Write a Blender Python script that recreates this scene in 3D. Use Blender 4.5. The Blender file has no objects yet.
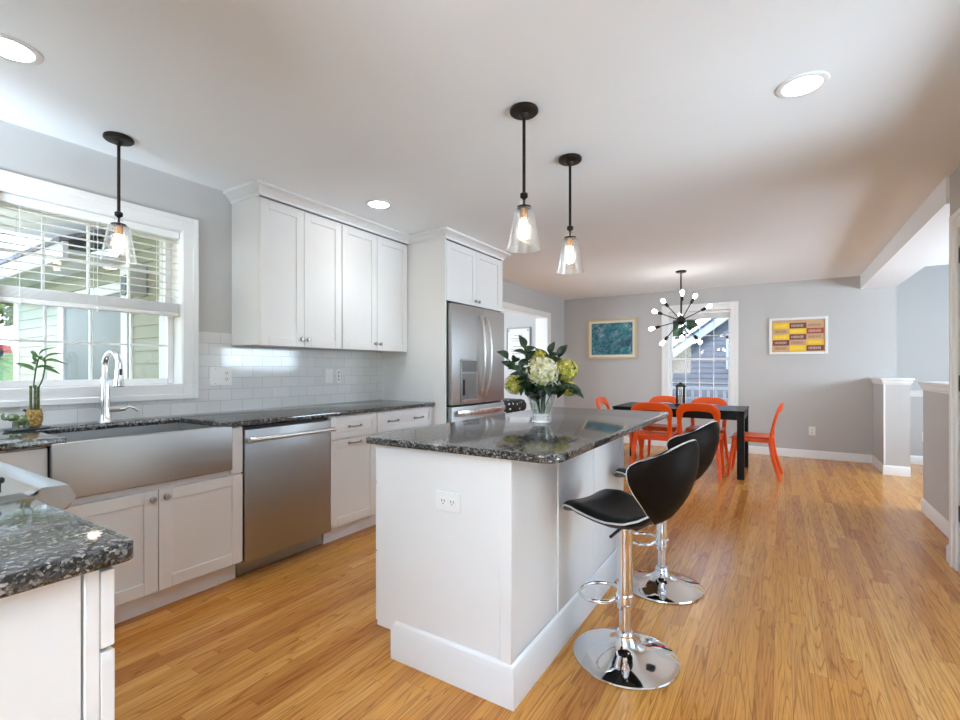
import bpy, bmesh, math, random
from mathutils import Vector, Matrix
PI = math.pi
SC = bpy.context.scene
COL = SC.collection
random.seed(7)

# ------------------------------------------------------------------ camera, world, sun, daylight, added fill lamps, exposure
CAM_H = 1.203
cd = bpy.data.cameras.new('camera'); cam = bpy.data.objects.new('camera', cd); COL.objects.link(cam)
cam.location = (0, 0, CAM_H); cam.rotation_euler = (PI/2, 0, math.radians(32.25))
cd.sensor_width = 36; cd.lens = 475/960*36; cd.shift_y = 9.2/960; cd.clip_start = .05; cd.clip_end = 200
SC.camera = cam

w = bpy.data.worlds.new('sky'); SC.world = w; w.use_nodes = True
wn = w.node_tree; bg = wn.nodes['Background']
sky = wn.nodes.new('ShaderNodeTexSky'); sky.sky_type = 'NISHITA'; sky.sun_disc = False
sky.sun_elevation = math.radians(48); sky.sun_rotation = math.radians(200); sky.air_density = 1.0; sky.dust_density = .4; sky.ozone_density = 1.0
wn.links.new(sky.outputs[0], bg.inputs[0]); bg.inputs[1].default_value = .23

def lamp(name, kind, loc, energy, rot=(0,0,0), size=.1, size_y=None, color=(1,1,1), **k):
    d = bpy.data.lights.new(name, kind); d.energy = energy; d.color = color
    if kind == 'AREA':
        d.size = size
        if size_y: d.shape = 'RECTANGLE'; d.size_y = size_y
    elif kind in ('POINT', 'SPOT'): d.shadow_soft_size = size
    elif kind == 'SUN': d.angle = size
    for a, b in k.items(): setattr(d, a, b)
    o = bpy.data.objects.new(name, d); COL.objects.link(o); o.location = loc; o.rotation_euler = rot
    return o
lamp('sun', 'SUN', (0, 0, 10), .5, (math.radians(42), math.radians(-14), math.radians(15)), .05, color=(1, .96, .9))
# unseen area lamps added to brighten the room, besides the foyer daylight
lamp('fill_lamp_behind', 'AREA', (.0, -3.85, -.03), 980, (PI, 0, 0), 3.0, 2.4, (.70, .855, 1))  # added lamp shining up through the rear opening to lift the ceiling
lamp('fill_lamp_right', 'AREA', (5.2, 1.2, .02), 270, (0, PI, 0), 4.6, 3.2, (.72, .865, 1))  # added lamp outside the right wall, brightens ceiling and left run
lamp('fill_lamp_near_side', 'AREA', (-2.75, -2.5, .0), 130, (PI, 0, 0), 3.2, 3.2, (.70, .855, 1))  # added lamp outside the near wall, brightens the left ceiling
lamp('daylight_foyer', 'AREA', (3.1, 5.6, 1.75), 52, (0, PI/2+.3, 0), 1.1, 2.6, (.68, .845, 1))
lamp('fill_lamp_side_room', 'AREA', (-5.5, 5.3, 1.35), 30, (0, -PI/2, 0), 1.8, 2.2, (.70, .855, 1))  # added lamp sending light through the doorway onto the right walls
SC.view_settings.view_transform = 'Standard'; SC.view_settings.look = 'None'
SC.view_settings.gamma = 1; SC.view_settings.use_curve_mapping = False
SC.view_settings.exposure = 1.96
SC.cycles.caustics_reflective = False; SC.cycles.caustics_refractive = False
SC.cycles.max_bounces = 14; SC.cycles.diffuse_bounces = 8; SC.cycles.transparent_max_bounces = 24
SC.cycles.sample_clamp_indirect = 6

# ------------------------------------------------------------------ materials
class NT:
    def __init__(s, m): s.t = m.node_tree; s.n = s.t.nodes
    def new(s, typ, **k):
        x = s.n.new(typ)
        for a, b in k.items(): setattr(x, a, b)
        return x
    def ln(s, a, b): s.t.links.new(a, b)
    def math(s, op, a, b=None):
        x = s.n.new('ShaderNodeMath'); x.operation = op
        for i, v in enumerate((a, b)):
            if v is None: continue
            if isinstance(v, (int, float)): x.inputs[i].default_value = v
            else: s.ln(v, x.inputs[i])
        return x.outputs[0]
    def ramp(s, fac, stops, interp='LINEAR'):
        r = s.n.new('ShaderNodeValToRGB'); r.color_ramp.interpolation = interp
        el = r.color_ramp.elements
        while len(el) < len(stops): el.new(.5)
        for e, (p, c) in zip(el, stops): e.position = p; e.color = (*c, 1)
        s.ln(fac, r.inputs[0]); return r.outputs[0]
    def noise(s, vec, scale, detail=4, rough=.55, dist=0):
        x = s.n.new('ShaderNodeTexNoise'); x.inputs['Scale'].default_value = scale; x.inputs['Detail'].default_value = detail
        x.inputs['Roughness'].default_value = rough; x.inputs['Distortion'].default_value = dist
        if vec is not None: s.ln(vec, x.inputs['Vector'])
        return x
    def obj(s): return s.n.new('ShaderNodeTexCoord').outputs['Object']
    def scale(s, vec, sc):
        m = s.n.new('ShaderNodeMapping'); m.inputs['Scale'].default_value = sc; s.ln(vec, m.inputs['Vector']); return m.outputs[0]
    def mix(s, fac, a, b, typ='MIX'):
        x = s.n.new('ShaderNodeMix'); x.data_type = 'RGBA'; x.blend_type = typ
        for i, v in ((0, fac), (6, a), (7, b)):
            if isinstance(v, (int, float)): x.inputs[i].default_value = v
            elif isinstance(v, tuple): x.inputs[i].default_value = (*v, 1)
            else: s.ln(v, x.inputs[i])
        return x.outputs[2]
    def bump(s, h, strength, dist=.01):
        b = s.n.new('ShaderNodeBump'); b.inputs['Strength'].default_value = strength; b.inputs['Distance'].default_value = dist
        s.ln(h, b.inputs['Height']); return b.outputs[0]
def mat(name, col=(.8,.8,.8), rough=.5, metal=0, var=.0, vscale=3., bump=0, bscale=200, emit=None, **k):
    m = bpy.data.materials.new(name); m.use_nodes = True; t = NT(m)
    p = t.n['Principled BSDF']
    p.inputs['Base Color'].default_value = (*col, 1); p.inputs['Roughness'].default_value = rough; p.inputs['Metallic'].default_value = metal
    for a, b in k.items(): p.inputs[a.replace('_', ' ')].default_value = b
    o = None
    if var or bump: o = t.obj()
    if var:
        n = t.noise(o, vscale, 5)
        c = t.ramp(n.outputs[0], [(.3, tuple(x*(1-var) for x in col)), (.7, tuple(min(1, x*(1+var)) for x in col))]); t.ln(c, p.inputs['Base Color'])
    if bump:
        n = t.noise(o, bscale, 3); t.ln(t.bump(n.outputs[0], bump, .002), p.inputs['Normal'])
    if emit:
        p.inputs['Emission Color'].default_value = (*emit[0], 1); p.inputs['Emission Strength'].default_value = emit[1]
    return m
M = {}
M['wall'] = mat('wall_paint', (.515, .508, .50), .7, var=.012, vscale=2, bump=.03)
M['ceiling'] = mat('ceiling_paint', (.86, .88, .895), .85, var=.008, vscale=2, bump=.03)
M['white'] = mat('cabinet_paint', (.80, .795, .785), .48, var=.006, vscale=3)
M['trim'] = mat('trim_paint', (.83, .83, .825), .4, var=.006, vscale=3)
M['vinyl'] = mat('window_vinyl', (.85, .86, .87), .45, var=.006)
M['ext_trim'] = mat('exterior_trim', (.52, .54, .57), .6, var=.02)  # white vinyl toned blue-grey, its shade put into the colour
M['blind'] = mat('blind_slat', (.84, .84, .83), .5, var=.006)
M['plate'] = mat('outlet_plastic', (.84, .84, .82), .35, var=.006)
M['dark'] = mat('dark_slot', (.02, .02, .02), .5, var=.05)
M['bronze'] = mat('oil_rubbed_bronze', (.028, .023, .02), .42, .7, var=.2, vscale=40)
M['brass'] = mat('aged_brass_socket', (.30, .17, .08), .35, .9, var=.15, vscale=40)
M['chrome'] = mat('chrome', (.86, .87, .88), .05, 1)
M['nickel'] = mat('brushed_nickel', (.36, .34, .31), .3, 1, var=.05, vscale=60)
M['black_table'] = mat('black_stained_wood', (.005, .0045, .0042), .36, var=.25, vscale=12, Specular_IOR_Level=.2)
M['leather'] = mat('black_leather', (.006, .006, .007), .36, bump=.25, bscale=260, Specular_IOR_Level=.25)
M['leather_brown'] = mat('espresso_leather', (.009, .0055, .004), .45, bump=.25, bscale=260, Specular_IOR_Level=.08)
M['piping'] = mat('white_piping', (.55, .54, .52), .35, var=.02)
M['orange'] = mat('orange_plastic', (.82, .095, .009), .36, var=.02, Specular_IOR_Level=.35)
M['black_glass'] = mat('black_glass', (.01, .011, .014), .06, var=.1)
M['iron'] = mat('cast_iron', (.02, .02, .022), .5, bump=.3)
M['siding_green'] = mat('sage_siding', (.25, .265, .205), .7, var=.03, vscale=6)
M['siding_grey'] = mat('lavender_siding', (.21, .205, .225), .7, var=.03, vscale=6)
M['grass'] = mat('lawn_grass', (.12, .20, .035), .9, var=.35, vscale=3, bump=.6, bscale=40)
M['leaf'] = mat('glossy_leaf', (.011, .034, .010), .35, var=.35, vscale=25)
M['leaf_light'] = mat('bamboo_leaf', (.05, .13, .02), .4, var=.3, vscale=40)
M['stem'] = mat('green_stem', (.06, .11, .03), .5, var=.2, vscale=40)
M['bark'] = mat('bark', (.07, .05, .035), .9, var=.3, vscale=14)
M['bamboo'] = mat('bamboo_cane', (.10, .12, .03), .35, var=.5, vscale=70)
M['saucer'] = mat('dark_tray', (.03, .035, .045), .3, var=.1)
M['tree'] = mat('tree_leaves', (.05, .09, .025), .8, var=.4, vscale=2)
M['tree_light'] = mat('tree_leaves_light', (.16, .19, .06), .8, var=.4, vscale=2)
M['red'] = mat('red_car_paint', (.45, .03, .04), .25, var=.03)
M['gold'] = mat('gilt_frame', (.62, .50, .30), .4, var=.06, vscale=30)
M['mat_board'] = mat('cream_mat_board', (.80, .76, .62), .8, var=.02)
M['frame_white'] = mat('white_frame', (.78, .77, .75), .4, var=.01)
M['grey_frame'] = mat('grey_frame', (.33, .33, .34), .4, var=.03)
M['ceramic_green'] = mat('green_glaze', (.16, .21, .10), .25, var=.5, vscale=60)
M['lamp_on'] = mat('lit_lens', (1, 1, 1), .5, emit=((1, .97, .92), 9.0))
M['bulb_on'] = mat('lit_filament_bulb', (1, .9, .7), .3, emit=((1, .84, .62), 9.0))
M['bulb_warm'] = mat('lit_globe_bulb', (1, .95, .85), .3, emit=((1, .97, .93), 7.0))
M['candle'] = mat('candle_wax', (.8, .76, .66), .5, var=.02)

def make_glass(name, refl=1.0, tint=(1,1,1), bump=0, bscale=120, rough=0.0):
    m = bpy.data.materials.new(name); m.use_nodes = True; t = NT(m); t.n.remove(t.n['Principled BSDF'])
    tr = t.new('ShaderNodeBsdfTransparent'); tr.inputs[0].default_value = (*tint, 1)
    gl = t.new('ShaderNodeBsdfGlossy'); gl.inputs['Roughness'].default_value = rough; gl.inputs[0].default_value = (1,1,1,1)
    lw = t.new('ShaderNodeLayerWeight'); lw.inputs[0].default_value = .5
    mx = t.new('ShaderNodeMixShader')
    fac = t.math('MULTIPLY', t.math('ADD', .04, t.math('MULTIPLY', t.math('POWER', lw.outputs['Facing'], 3.5), .55)), refl)
    t.ln(fac, mx.inputs[0]); t.ln(tr.outputs[0], mx.inputs[1]); t.ln(gl.outputs[0], mx.inputs[2])
    if bump:
        n = t.noise(t.obj(), bscale, 3); b = t.bump(n.outputs[0], bump, .004)
        t.ln(b, lw.inputs['Normal']); t.ln(b, gl.inputs['Normal'])
    t.ln(mx.outputs[0], t.n['Material Output'].inputs[0]); return m
M['pane'] = make_glass('window_pane_glass', .6, (.97, .98, .98))
M['seeded'] = make_glass('seeded_shade_glass', 2.3, (.97, .97, .97), .7, 80)
M['vase'] = make_glass('vase_glass', 2.2, (.91, .93, .925), .35, 28)
M['picture_glass'] = make_glass('picture_glass', 1.0, (.99, .99, .99))

def make_steel(name, axis, col=(.44, .44, .435), rough=.36):
    m = bpy.data.materials.new(name); m.use_nodes = True; t = NT(m); p = t.n['Principled BSDF']
    p.inputs['Metallic'].default_value = 1
    sc = [420, 420, 420]; sc[axis] = 4
    n = t.noise(t.scale(t.obj(), tuple(sc)), 1.0, 4)
    t.ln(t.ramp(n.outputs[0], [(.25, tuple(c*.96 for c in col)), (.75, tuple(c*1.04 for c in col))]), p.inputs['Base Color'])
    r = t.new('ShaderNodeMapRange'); r.inputs[3].default_value = rough+.03; r.inputs[4].default_value = rough+.12
    t.ln(n.outputs[0], r.inputs[0]); t.ln(r.outputs[0], p.inputs['Roughness'])
    return m
M['steel_y'] = make_steel('brushed_steel', 1)
M['steel_z'] = make_steel('brushed_steel_upright', 2, (.44, .44, .435), .33)
M['steel_light'] = make_steel('polished_steel', 1, (.68, .67, .65), .2)
M['steel_x'] = make_steel('brushed_steel_range', 0, (.48, .48, .475), .24)

def make_granite():
    m = bpy.data.materials.new('speckled_granite'); m.use_nodes = True; t = NT(m); p = t.n['Principled BSDF']
    o = t.obj()
    wob = t.noise(o, 60, 2); mp = t.mix(.012, o, wob.outputs['Color'], 'ADD')
    def cells(sc):
        v = t.new('ShaderNodeTexVoronoi'); v.inputs['Scale'].default_value = sc; t.ln(mp, v.inputs['Vector'])
        q = t.new('ShaderNodeSeparateColor'); t.ln(v.outputs['Color'], q.inputs[0]); return q.outputs[0]
    a = t.ramp(cells(150), [(0, (.010, .010, .011)), (.40, (.035, .034, .034)), (.62, (.12, .112, .105)), (.80, (.26, .245, .23)), (.93, (.42, .40, .38))], 'CONSTANT')
    b = t.ramp(cells(330), [(0, (.008, .008, .009)), (.55, (.07, .066, .062)), (.85, (.30, .28, .26))], 'CONSTANT')
    c = t.mix(.35, a, b)
    t.ln(c, p.inputs['Base Color']); p.inputs['Roughness'].default_value = .08; p.inputs['Specular IOR Level'].default_value = .95
    return m
M['granite'] = make_granite()

def make_floor():
    m = bpy.data.materials.new('oak_strip_floor'); m.use_nodes = True; t = NT(m); p = t.n['Principled BSDF']
    o = t.obj(); sx = t.new('ShaderNodeSeparateXYZ'); t.ln(o, sx.inputs[0]); X, Y = sx.outputs[0], sx.outputs[1]
    PW, PL = .060, 1.05
    xr = t.math('DIVIDE', t.math('ADD', X, 20), PW); row = t.math('FLOOR', xr)
    w1 = t.new('ShaderNodeTexWhiteNoise', noise_dimensions='1D'); t.ln(row, w1.inputs['W'])
    yr = t.math('ADD', t.math('DIVIDE', t.math('ADD', Y, 20), PL), t.math('MULTIPLY', w1.outputs[0], 7.3)); idx = t.math('FLOOR', yr)
    cv = t.new('ShaderNodeCombineXYZ'); t.ln(row, cv.inputs[0]); t.ln(idx, cv.inputs[1])
    w2 = t.new('ShaderNodeTexWhiteNoise', noise_dimensions='2D'); t.ln(cv.outputs[0], w2.inputs['Vector'])
    rnd = w2.outputs[0]
    base = t.ramp(rnd, [(0, (.50, .185, .034)), (.2, (.60, .255, .050)), (.6, (.68, .310, .064)), (.9, (.74, .365, .092)), (1, (.50, .185, .036))])
    # grain: long stretched noise with per plank offset, plus cathedral rings
    gv = t.new('ShaderNodeCombineXYZ'); t.ln(X, gv.inputs[0]); t.ln(Y, gv.inputs[1]); t.ln(t.math('MULTIPLY', rnd, 37), gv.inputs[2])
    g1 = t.noise(t.scale(gv.outputs[0], (150, 5, 1)), 1.0, 5, .65)
    g2 = t.noise(t.scale(gv.outputs[0], (11, .6, 1)), 1.0, 2, .45, .3)
    rings = t.math('ABSOLUTE', t.math('SUBTRACT', t.math('FRACT', t.math('MULTIPLY', g2.outputs[0], 15)), .5))
    c = t.mix(1.0, base, t.ramp(g1.outputs[0], [(.36, (.70, .64, .56)), (.54, (1, 1, 1))]), 'MULTIPLY')
    c = t.mix(1.0, c, t.ramp(rings, [(.0, (.66, .58, .48)), (.13, (1, 1, 1))]), 'MULTIPLY')
    fx = t.math('FRACT', xr); fy = t.math('FRACT', yr)
    ex = t.math('MINIMUM', fx, t.math('SUBTRACT', 1, fx)); ey = t.math('MULTIPLY', t.math('MINIMUM', fy, t.math('SUBTRACT', 1, fy)), PL/PW)
    e = t.math('MINIMUM', ex, ey)
    gap = t.ramp(e, [(.0, (0, 0, 0)), (.022, (1, 1, 1))])
    c = t.mix(gap, t.mix(1, c, (.5, .45, .4), 'MULTIPLY'), c)
    t.ln(c, p.inputs['Base Color'])
    r = t.new('ShaderNodeMapRange'); r.inputs[3].default_value = .17; r.inputs[4].default_value = .30
    wv = t.noise(o, 7, 3); t.ln(wv.outputs[0], r.inputs[0]); t.ln(r.outputs[0], p.inputs['Roughness'])
    h = t.math('ADD', t.math('MULTIPLY', g1.outputs[0], .12), gap)
    h = t.math('ADD', h, t.math('MULTIPLY', rnd, .5))
    t.ln(t.bump(h, .18, .0015), p.inputs['Normal']); p.inputs['Specular IOR Level'].default_value = .45
    return m
M['floor'] = make_floor()

def make_tile():
    m = bpy.data.materials.new('white_subway_tile'); m.use_nodes = True; t = NT(m); p = t.n['Principled BSDF']
    sx = t.new('ShaderNodeSeparateXYZ'); t.ln(t.obj(), sx.inputs[0]); cv = t.new('ShaderNodeCombineXYZ')
    t.ln(sx.outputs[1], cv.inputs[0]); t.ln(t.math('SUBTRACT', sx.outputs[2], .916), cv.inputs[1])
    b = t.new('ShaderNodeTexBrick'); t.ln(cv.outputs[0], b.inputs['Vector'])
    b.inputs['Scale'].default_value = 1; b.inputs['Brick Width'].default_value = .154; b.inputs['Row Height'].default_value = .0765
    b.inputs['Mortar Size'].default_value = .0016; b.inputs['Mortar Smooth'].default_value = .3
    b.inputs['Color1'].default_value = (.76, .765, .76, 1); b.inputs['Color2'].default_value = (.71, .715, .71, 1); b.inputs['Mortar'].default_value = (.50, .50, .49, 1)
    t.ln(b.outputs[0], p.inputs['Base Color']); p.inputs['Roughness'].default_value = .09
    n = t.noise(t.obj(), 9, 2)
    h = t.math('ADD', t.math('SUBTRACT', 1, b.outputs['Fac']), t.math('MULTIPLY', n.outputs[0], .5))
    t.ln(t.bump(h, .35, .002), p.inputs['Normal']); return m
M['tile'] = make_tile()

def make_paint(kind):
    m = bpy.data.materials.new(kind); m.use_nodes = True; t = NT(m); p = t.n['Principled BSDF']; o = t.obj()
    if kind == 'teal_painting':
        n = t.noise(o, 5, 8, .72, 1.6); n2 = t.noise(o, 9, 6, .7, 1.2); n3 = t.noise(o, 3, 3, .5, .6)
        c = t.ramp(n.outputs[0], [(.36, (.006, .02, .05)), (.43, (.01, .09, .14)), (.50, (.02, .19, .25)), (.56, (.05, .28, .32)), (.61, (.34, .50, .54)), (.67, (.62, .66, .68))])
        d = t.ramp(n2.outputs[0], [(.40, (.01, .03, .06)), (.5, (.05, .25, .30)), (.62, (.45, .40, .50))])
        c = t.mix(t.ramp(n3.outputs[0], [(.4, (.15, .15, .15)), (.62, (.6, .6, .6))]), c, d)
        t.ln(c, p.inputs['Base Color']); p.inputs['Roughness'].default_value = .4
    elif kind == 'hydrangea_petals':
        n = t.noise(o, 30, 4, .6); n2 = t.noise(o, 150, 2, .5)
        c = t.ramp(n.outputs[0], [(.30, (.36, .38, .10)), (.42, (.60, .58, .22)), (.50, (.76, .73, .48)), (.58, (.82, .78, .74))])
        c = t.mix(t.ramp(n2.outputs[0], [(.45, (0, 0, 0)), (.7, (.4, .4, .4))]), c, (.45, .40, .05))
        t.ln(c, p.inputs['Base Color']); p.inputs['Roughness'].default_value = .7
    elif kind == 'hydrangea_yellow':
        n = t.noise(o, 40, 4, .6)
        c = t.ramp(n.outputs[0], [(.34, (.16, .18, .02)), (.48, (.46, .42, .05)), (.58, (.66, .58, .12)), (.68, (.74, .70, .40))])
        t.ln(c, p.inputs['Base Color']); p.inputs['Roughness'].default_value = .7
    elif kind == 'pineapple_weave':
        n = t.new('ShaderNodeTexVoronoi'); n.inputs['Scale'].default_value = 90; t.ln(o, n.inputs['Vector'])
        c = t.ramp(n.outputs['Distance'], [(.1, (.60, .45, .16)), (.5, (.42, .25, .06)), (.8, (.16, .10, .03))])
        t.ln(c, p.inputs['Base Color']); p.inputs['Roughness'].default_value = .35
    elif kind == 'roof_shingles':
        b = t.new('ShaderNodeTexBrick'); t.ln(o, b.inputs['Vector'])
        b.inputs['Scale'].default_value = 1; b.inputs['Brick Width'].default_value = .3; b.inputs['Row Height'].default_value = .14; b.inputs['Mortar Size'].default_value = .006
        b.inputs['Color1'].default_value = (.20, .20, .25, 1); b.inputs['Color2'].default_value = (.15, .15, .19, 1); b.inputs['Mortar'].default_value = (.09, .09, .12, 1)
        t.ln(b.outputs[0], p.inputs['Base Color']); p.inputs['Roughness'].default_value = .9
    elif kind == 'dotted_fabric':
        v = t.new('ShaderNodeTexVoronoi'); v.inputs['Scale'].default_value = 14; v.inputs['Randomness'].default_value = .3; t.ln(o, v.inputs['Vector'])
        c = t.ramp(v.outputs['Distance'], [(.22, (.75, .75, .72)), (.28, (.015, .015, .017))]); t.ln(c, p.inputs['Base Color']); p.inputs['Roughness'].default_value = .8
    return m
for k_ in ('teal_painting', 'hydrangea_petals', 'hydrangea_yellow', 'pineapple_weave', 'roof_shingles', 'dotted_fabric'): M[k_] = make_paint(k_)
for i_, c_ in enumerate([(.85, .55, .02), (.20, .045, .04), (.56, .36, .20), (.80, .48, .02), (.38, .07, .04)]):
    M['bar%d' % i_] = mat('printed_bar_colour', c_, .45, var=.08, vscale=60)
M['ink'] = mat('printed_ink', (.30, .13, .07), .6, var=.2, vscale=80)
M['ink_light'] = mat('printed_pale_ink', (.62, .56, .50), .6, var=.1, vscale=80)
M['ink_gold'] = mat('printed_gold_ink', (.90, .68, .16), .6, var=.1, vscale=80)
M['paper'] = mat('printed_paper', (.78, .77, .74), .7, var=.01)
M['text'] = mat('grey_print', (.22, .21, .2), .7, var=.1)

# ------------------------------------------------------------------ mesh helpers
def B(): return bmesh.new()
def merge(bm, tmp):
    me = bpy.data.meshes.new('tmp'); tmp.to_mesh(me); tmp.free(); bm.from_mesh(me); bpy.data.meshes.remove(me)
def box(bm, x0, x1, y0, y1, z0, z1, bev=0, seg=1):
    t = bmesh.new()
    bmesh.ops.create_cube(t, size=1, matrix=Matrix.Translation(((x0+x1)/2, (y0+y1)/2, (z0+z1)/2)) @ Matrix.Diagonal((abs(x1-x0), abs(y1-y0), abs(z1-z0), 1)))
    if bev: bmesh.ops.bevel(t, geom=t.edges[:], offset=bev, segments=seg, affect='EDGES', profile=.5)
    merge(bm, t)
def ring_faces(bm, rings, closed=True, cap=True):
    n = len(rings[0])
    for a, b in zip(rings, rings[1:]):
        for i in range(n if closed else n-1):
            j = (i+1) % n
            try: bm.faces.new((a[i], a[j], b[j], b[i]))
            except ValueError: pass
    if cap and closed:
        for r, rev in ((rings[0], True), (rings[-1], False)):
            try: bm.faces.new(r[::-1] if rev else r)
            except ValueError: pass
def tube(bm, pts, r, seg=12, closed=False):
    pts = [Vector(p) for p in pts]; n = len(pts); rings = []
    up = None
    for i, p in enumerate(pts):
        if closed: tg = pts[(i+1) % n]-pts[i-1]
        else: tg = (pts[min(i+1, n-1)]-pts[max(i-1, 0)])
        tg.normalize()
        if up is None: up = Vector((0, 0, 1)) if abs(tg.z) < .9 else Vector((1, 0, 0))
        u = (up-tg*up.dot(tg)).normalized(); up = u; v = tg.cross(u)
        rr = r[i] if isinstance(r, (list, tuple)) else r
        rings.append([bm.verts.new(p+(u*math.cos(a)+v*math.sin(a))*rr) for a in (2*PI*k/seg for k in range(seg))])
    if closed:
        rings.append(rings[0]); ring_faces(bm, rings, True, False)
    else: ring_faces(bm, rings)
def lathe(bm, prof, c=(0, 0, 0), seg=32, axis=None):
    c = Vector(c); rings = []
    q = Vector((0, 0, 1)).rotation_difference(Vector(axis).normalized()) if axis else None
    for r, z in prof:
        ring = []
        for k in range(seg):
            v = Vector((max(r, 1e-4)*math.cos(2*PI*k/seg), max(r, 1e-4)*math.sin(2*PI*k/seg), z))
            if q: v = q @ v
            ring.append(bm.verts.new(c+v))
        rings.append(ring)
    ring_faces(bm, rings)
def sweep(bm, pts, sizes, side):
    """rounded-rectangle section: size[0] along side x tangent, size[1] along side"""
    pts = [Vector(p) for p in pts]; n = len(pts); rings = []
    for i, p in enumerate(pts):
        tg = (pts[min(i+1, n-1)]-pts[max(i-1, 0)]).normalized()
        s = Vector(side(i) if callable(side) else side); s = (s-tg*s.dot(tg)).normalized(); nn = tg.cross(s)
        a, b = sizes[i] if isinstance(sizes, list) else sizes
        a /= 2; b /= 2; c = min(a, b)*.45
        loop = [(a-c, b), (a-c*.3, b-c*.3), (a, b-c), (a, -b+c), (a-c*.3, -b+c*.3), (a-c, -b), (-a+c, -b), (-a+c*.3, -b+c*.3), (-a, -b+c), (-a, b-c), (-a+c*.3, b-c*.3), (-a+c, b)]
        rings.append([bm.verts.new(p+nn*x+s*y) for x, y in loop])
    ring_faces(bm, rings)
def ball(bm, c, r, seg=16, sc=(1, 1, 1)):
    bmesh.ops.create_uvsphere(bm, u_segments=seg, v_segments=max(6, seg//2), radius=r, matrix=Matrix.Translation(c) @ Matrix.Diagonal((*sc, 1)))
def roundpoly(pts, rads, seg=8):
    out = []; n = len(pts)
    for i in range(n):
        p = Vector(pts[i]); a = Vector(pts[i-1]); b = Vector(pts[(i+1) % n]); r = rads[i] if isinstance(rads, list) else rads
        if r <= 0: out.append((p.x, p.y)); continue
        d1 = (a-p).normalized(); d2 = (b-p).normalized()
        s = p+d1*r; e = p+d2*r
        for k in range(seg+1):
            t = k/seg; q = s*(1-t)**2+p*2*t*(1-t)+e*t*t; out.append((q.x, q.y))
    return out
def slab(bm, poly, z0, z1, bev=.003, seg=2):
    t = bmesh.new(); lo = [t.verts.new((x, y, z0)) for x, y in poly]
    f = t.faces.new(lo); r = bmesh.ops.extrude_face_region(t, geom=[f])
    for v in [g for g in r['geom'] if isinstance(g, bmesh.types.BMVert)]: v.co.z = z1
    bmesh.ops.recalc_face_normals(t, faces=t.faces[:])
    if bev:
        es = [e for e in t.edges if abs(e.verts[0].co.z-e.verts[1].co.z) < 1e-6]
        bmesh.ops.bevel(t, geom=es, offset=bev, segments=seg, affect='EDGES', profile=.5)
    merge(bm, t)
def molding(bm, path, prof, closed=False):
    """profile (out, z) swept along an XY path; 'out' is to the right of the direction of travel"""
    P = [Vector(p) for p in path]; n = len(P); rings = []
    for i in range(n):
        ds = []
        if closed or i > 0: ds.append((P[i]-P[i-1]).normalized())
        if closed or i < n-1: ds.append((P[(i+1) % n]-P[i]).normalized())
        ns = [Vector((d.y, -d.x)) for d in ds]
        m = ns[0] if len(ns) == 1 else (ns[0]+ns[1])/(1+ns[0].dot(ns[1]))
        rings.append([bm.verts.new((P[i].x+m.x*o, P[i].y+m.y*o, z)) for o, z in prof])
    if closed: rings.append(rings[0])
    ring_faces(bm, rings, True, not closed)
def root_loc(o):
    while o.parent: o = o.parent
    return o.location.copy()
def obj(name, bm, m, parent=None, loc=None, hard=38):
    bmesh.ops.recalc_face_normals(bm, faces=bm.faces[:])
    off = root_loc(parent) if parent else (Vector(loc) if loc else Vector())
    bm.normal_update()
    for v in bm.verts: v.co -= off
    for f in bm.faces: f.smooth = True
    h = math.radians(hard)
    for e in bm.edges: e.smooth = len(e.link_faces) == 2 and e.calc_face_angle(0) < h
    me = bpy.data.meshes.new(name); bm.to_mesh(me); bm.free()
    o = bpy.data.objects.new(name, me); COL.objects.link(o)
    for x in (m if isinstance(m, (list, tuple)) else [m]): me.materials.append(x)
    if parent: o.parent = parent
    elif loc: o.location = loc
    return o
def tag(o, label, cat, group=None):
    o['label'] = label; o['category'] = cat
    if group: o['group'] = group
    return o
def thing(name, label, cat, loc=(0, 0, 0), group=None):
    o = bpy.data.objects.new(name, None); COL.objects.link(o); o.location = loc; o.empty_display_size = .1
    return tag(o, label, cat, group)
def struct(name, bm, m, parent=None, label=None):
    o = obj(name, bm, m, parent)
    if not parent: o['kind'] = 'structure'
    if label: o['label'] = label
    return o
def copy_tree(o, parent=None):
    c = o.copy(); COL.objects.link(c)
    if parent: c.parent = parent
    for ch in list(o.children): copy_tree(ch, c)
    return c

# map (a, d, z) -> world box for fronts: face 'X+' front plane x=f, a along Y; 'Y+'/'Y-' along X; 'X-'
def fbox(bm, face, f, a0, a1, d0, d1, z0, z1, bev=0):
    """d measured outwards from plane f"""
    if face == 'X+': box(bm, f+d0, f+d1, a0, a1, z0, z1, bev)
    elif face == 'X-': box(bm, f-d1, f-d0, a0, a1, z0, z1, bev)
    elif face == 'Y+': box(bm, a0, a1, f+d0, f+d1, z0, z1, bev)
    else: box(bm, a0, a1, f-d1, f-d0, z0, z1, bev)
def shaker(face, f, a0, a1, z0, z1, rail=.06):
    bm = B(); T = .02; b = .0015
    fbox(bm, face, f, a0, a0+rail, 0, T, z0, z1, b); fbox(bm, face, f, a1-rail, a1, 0, T, z0, z1, b)
    fbox(bm, face, f, a0+rail, a1-rail, 0, T, z0, z0+rail, b); fbox(bm, face, f, a0+rail, a1-rail, 0, T, z1-rail, z1, b)
    fbox(bm, face, f, a0+rail-.002, a1-rail+.002, .002, T-.009, z0+rail-.002, z1-rail+.002)
    return bm
def knob(face, f, a, z, parent, m=None):
    ax = {'X+': (1, 0, 0), 'X-': (-1, 0, 0), 'Y+': (0, 1, 0), 'Y-': (0, -1, 0)}[face]
    c = (f, a, z) if face[0] == 'X' else (a, f, z)
    bm = B(); lathe(bm, [(0, 0), (.006, 0), (.005, .012), (.014, .017), (.016, .022), (.012, .027), (0, .028)], c, 16, ax)
    return obj('knob', bm, m or M['nickel'], parent)
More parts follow.
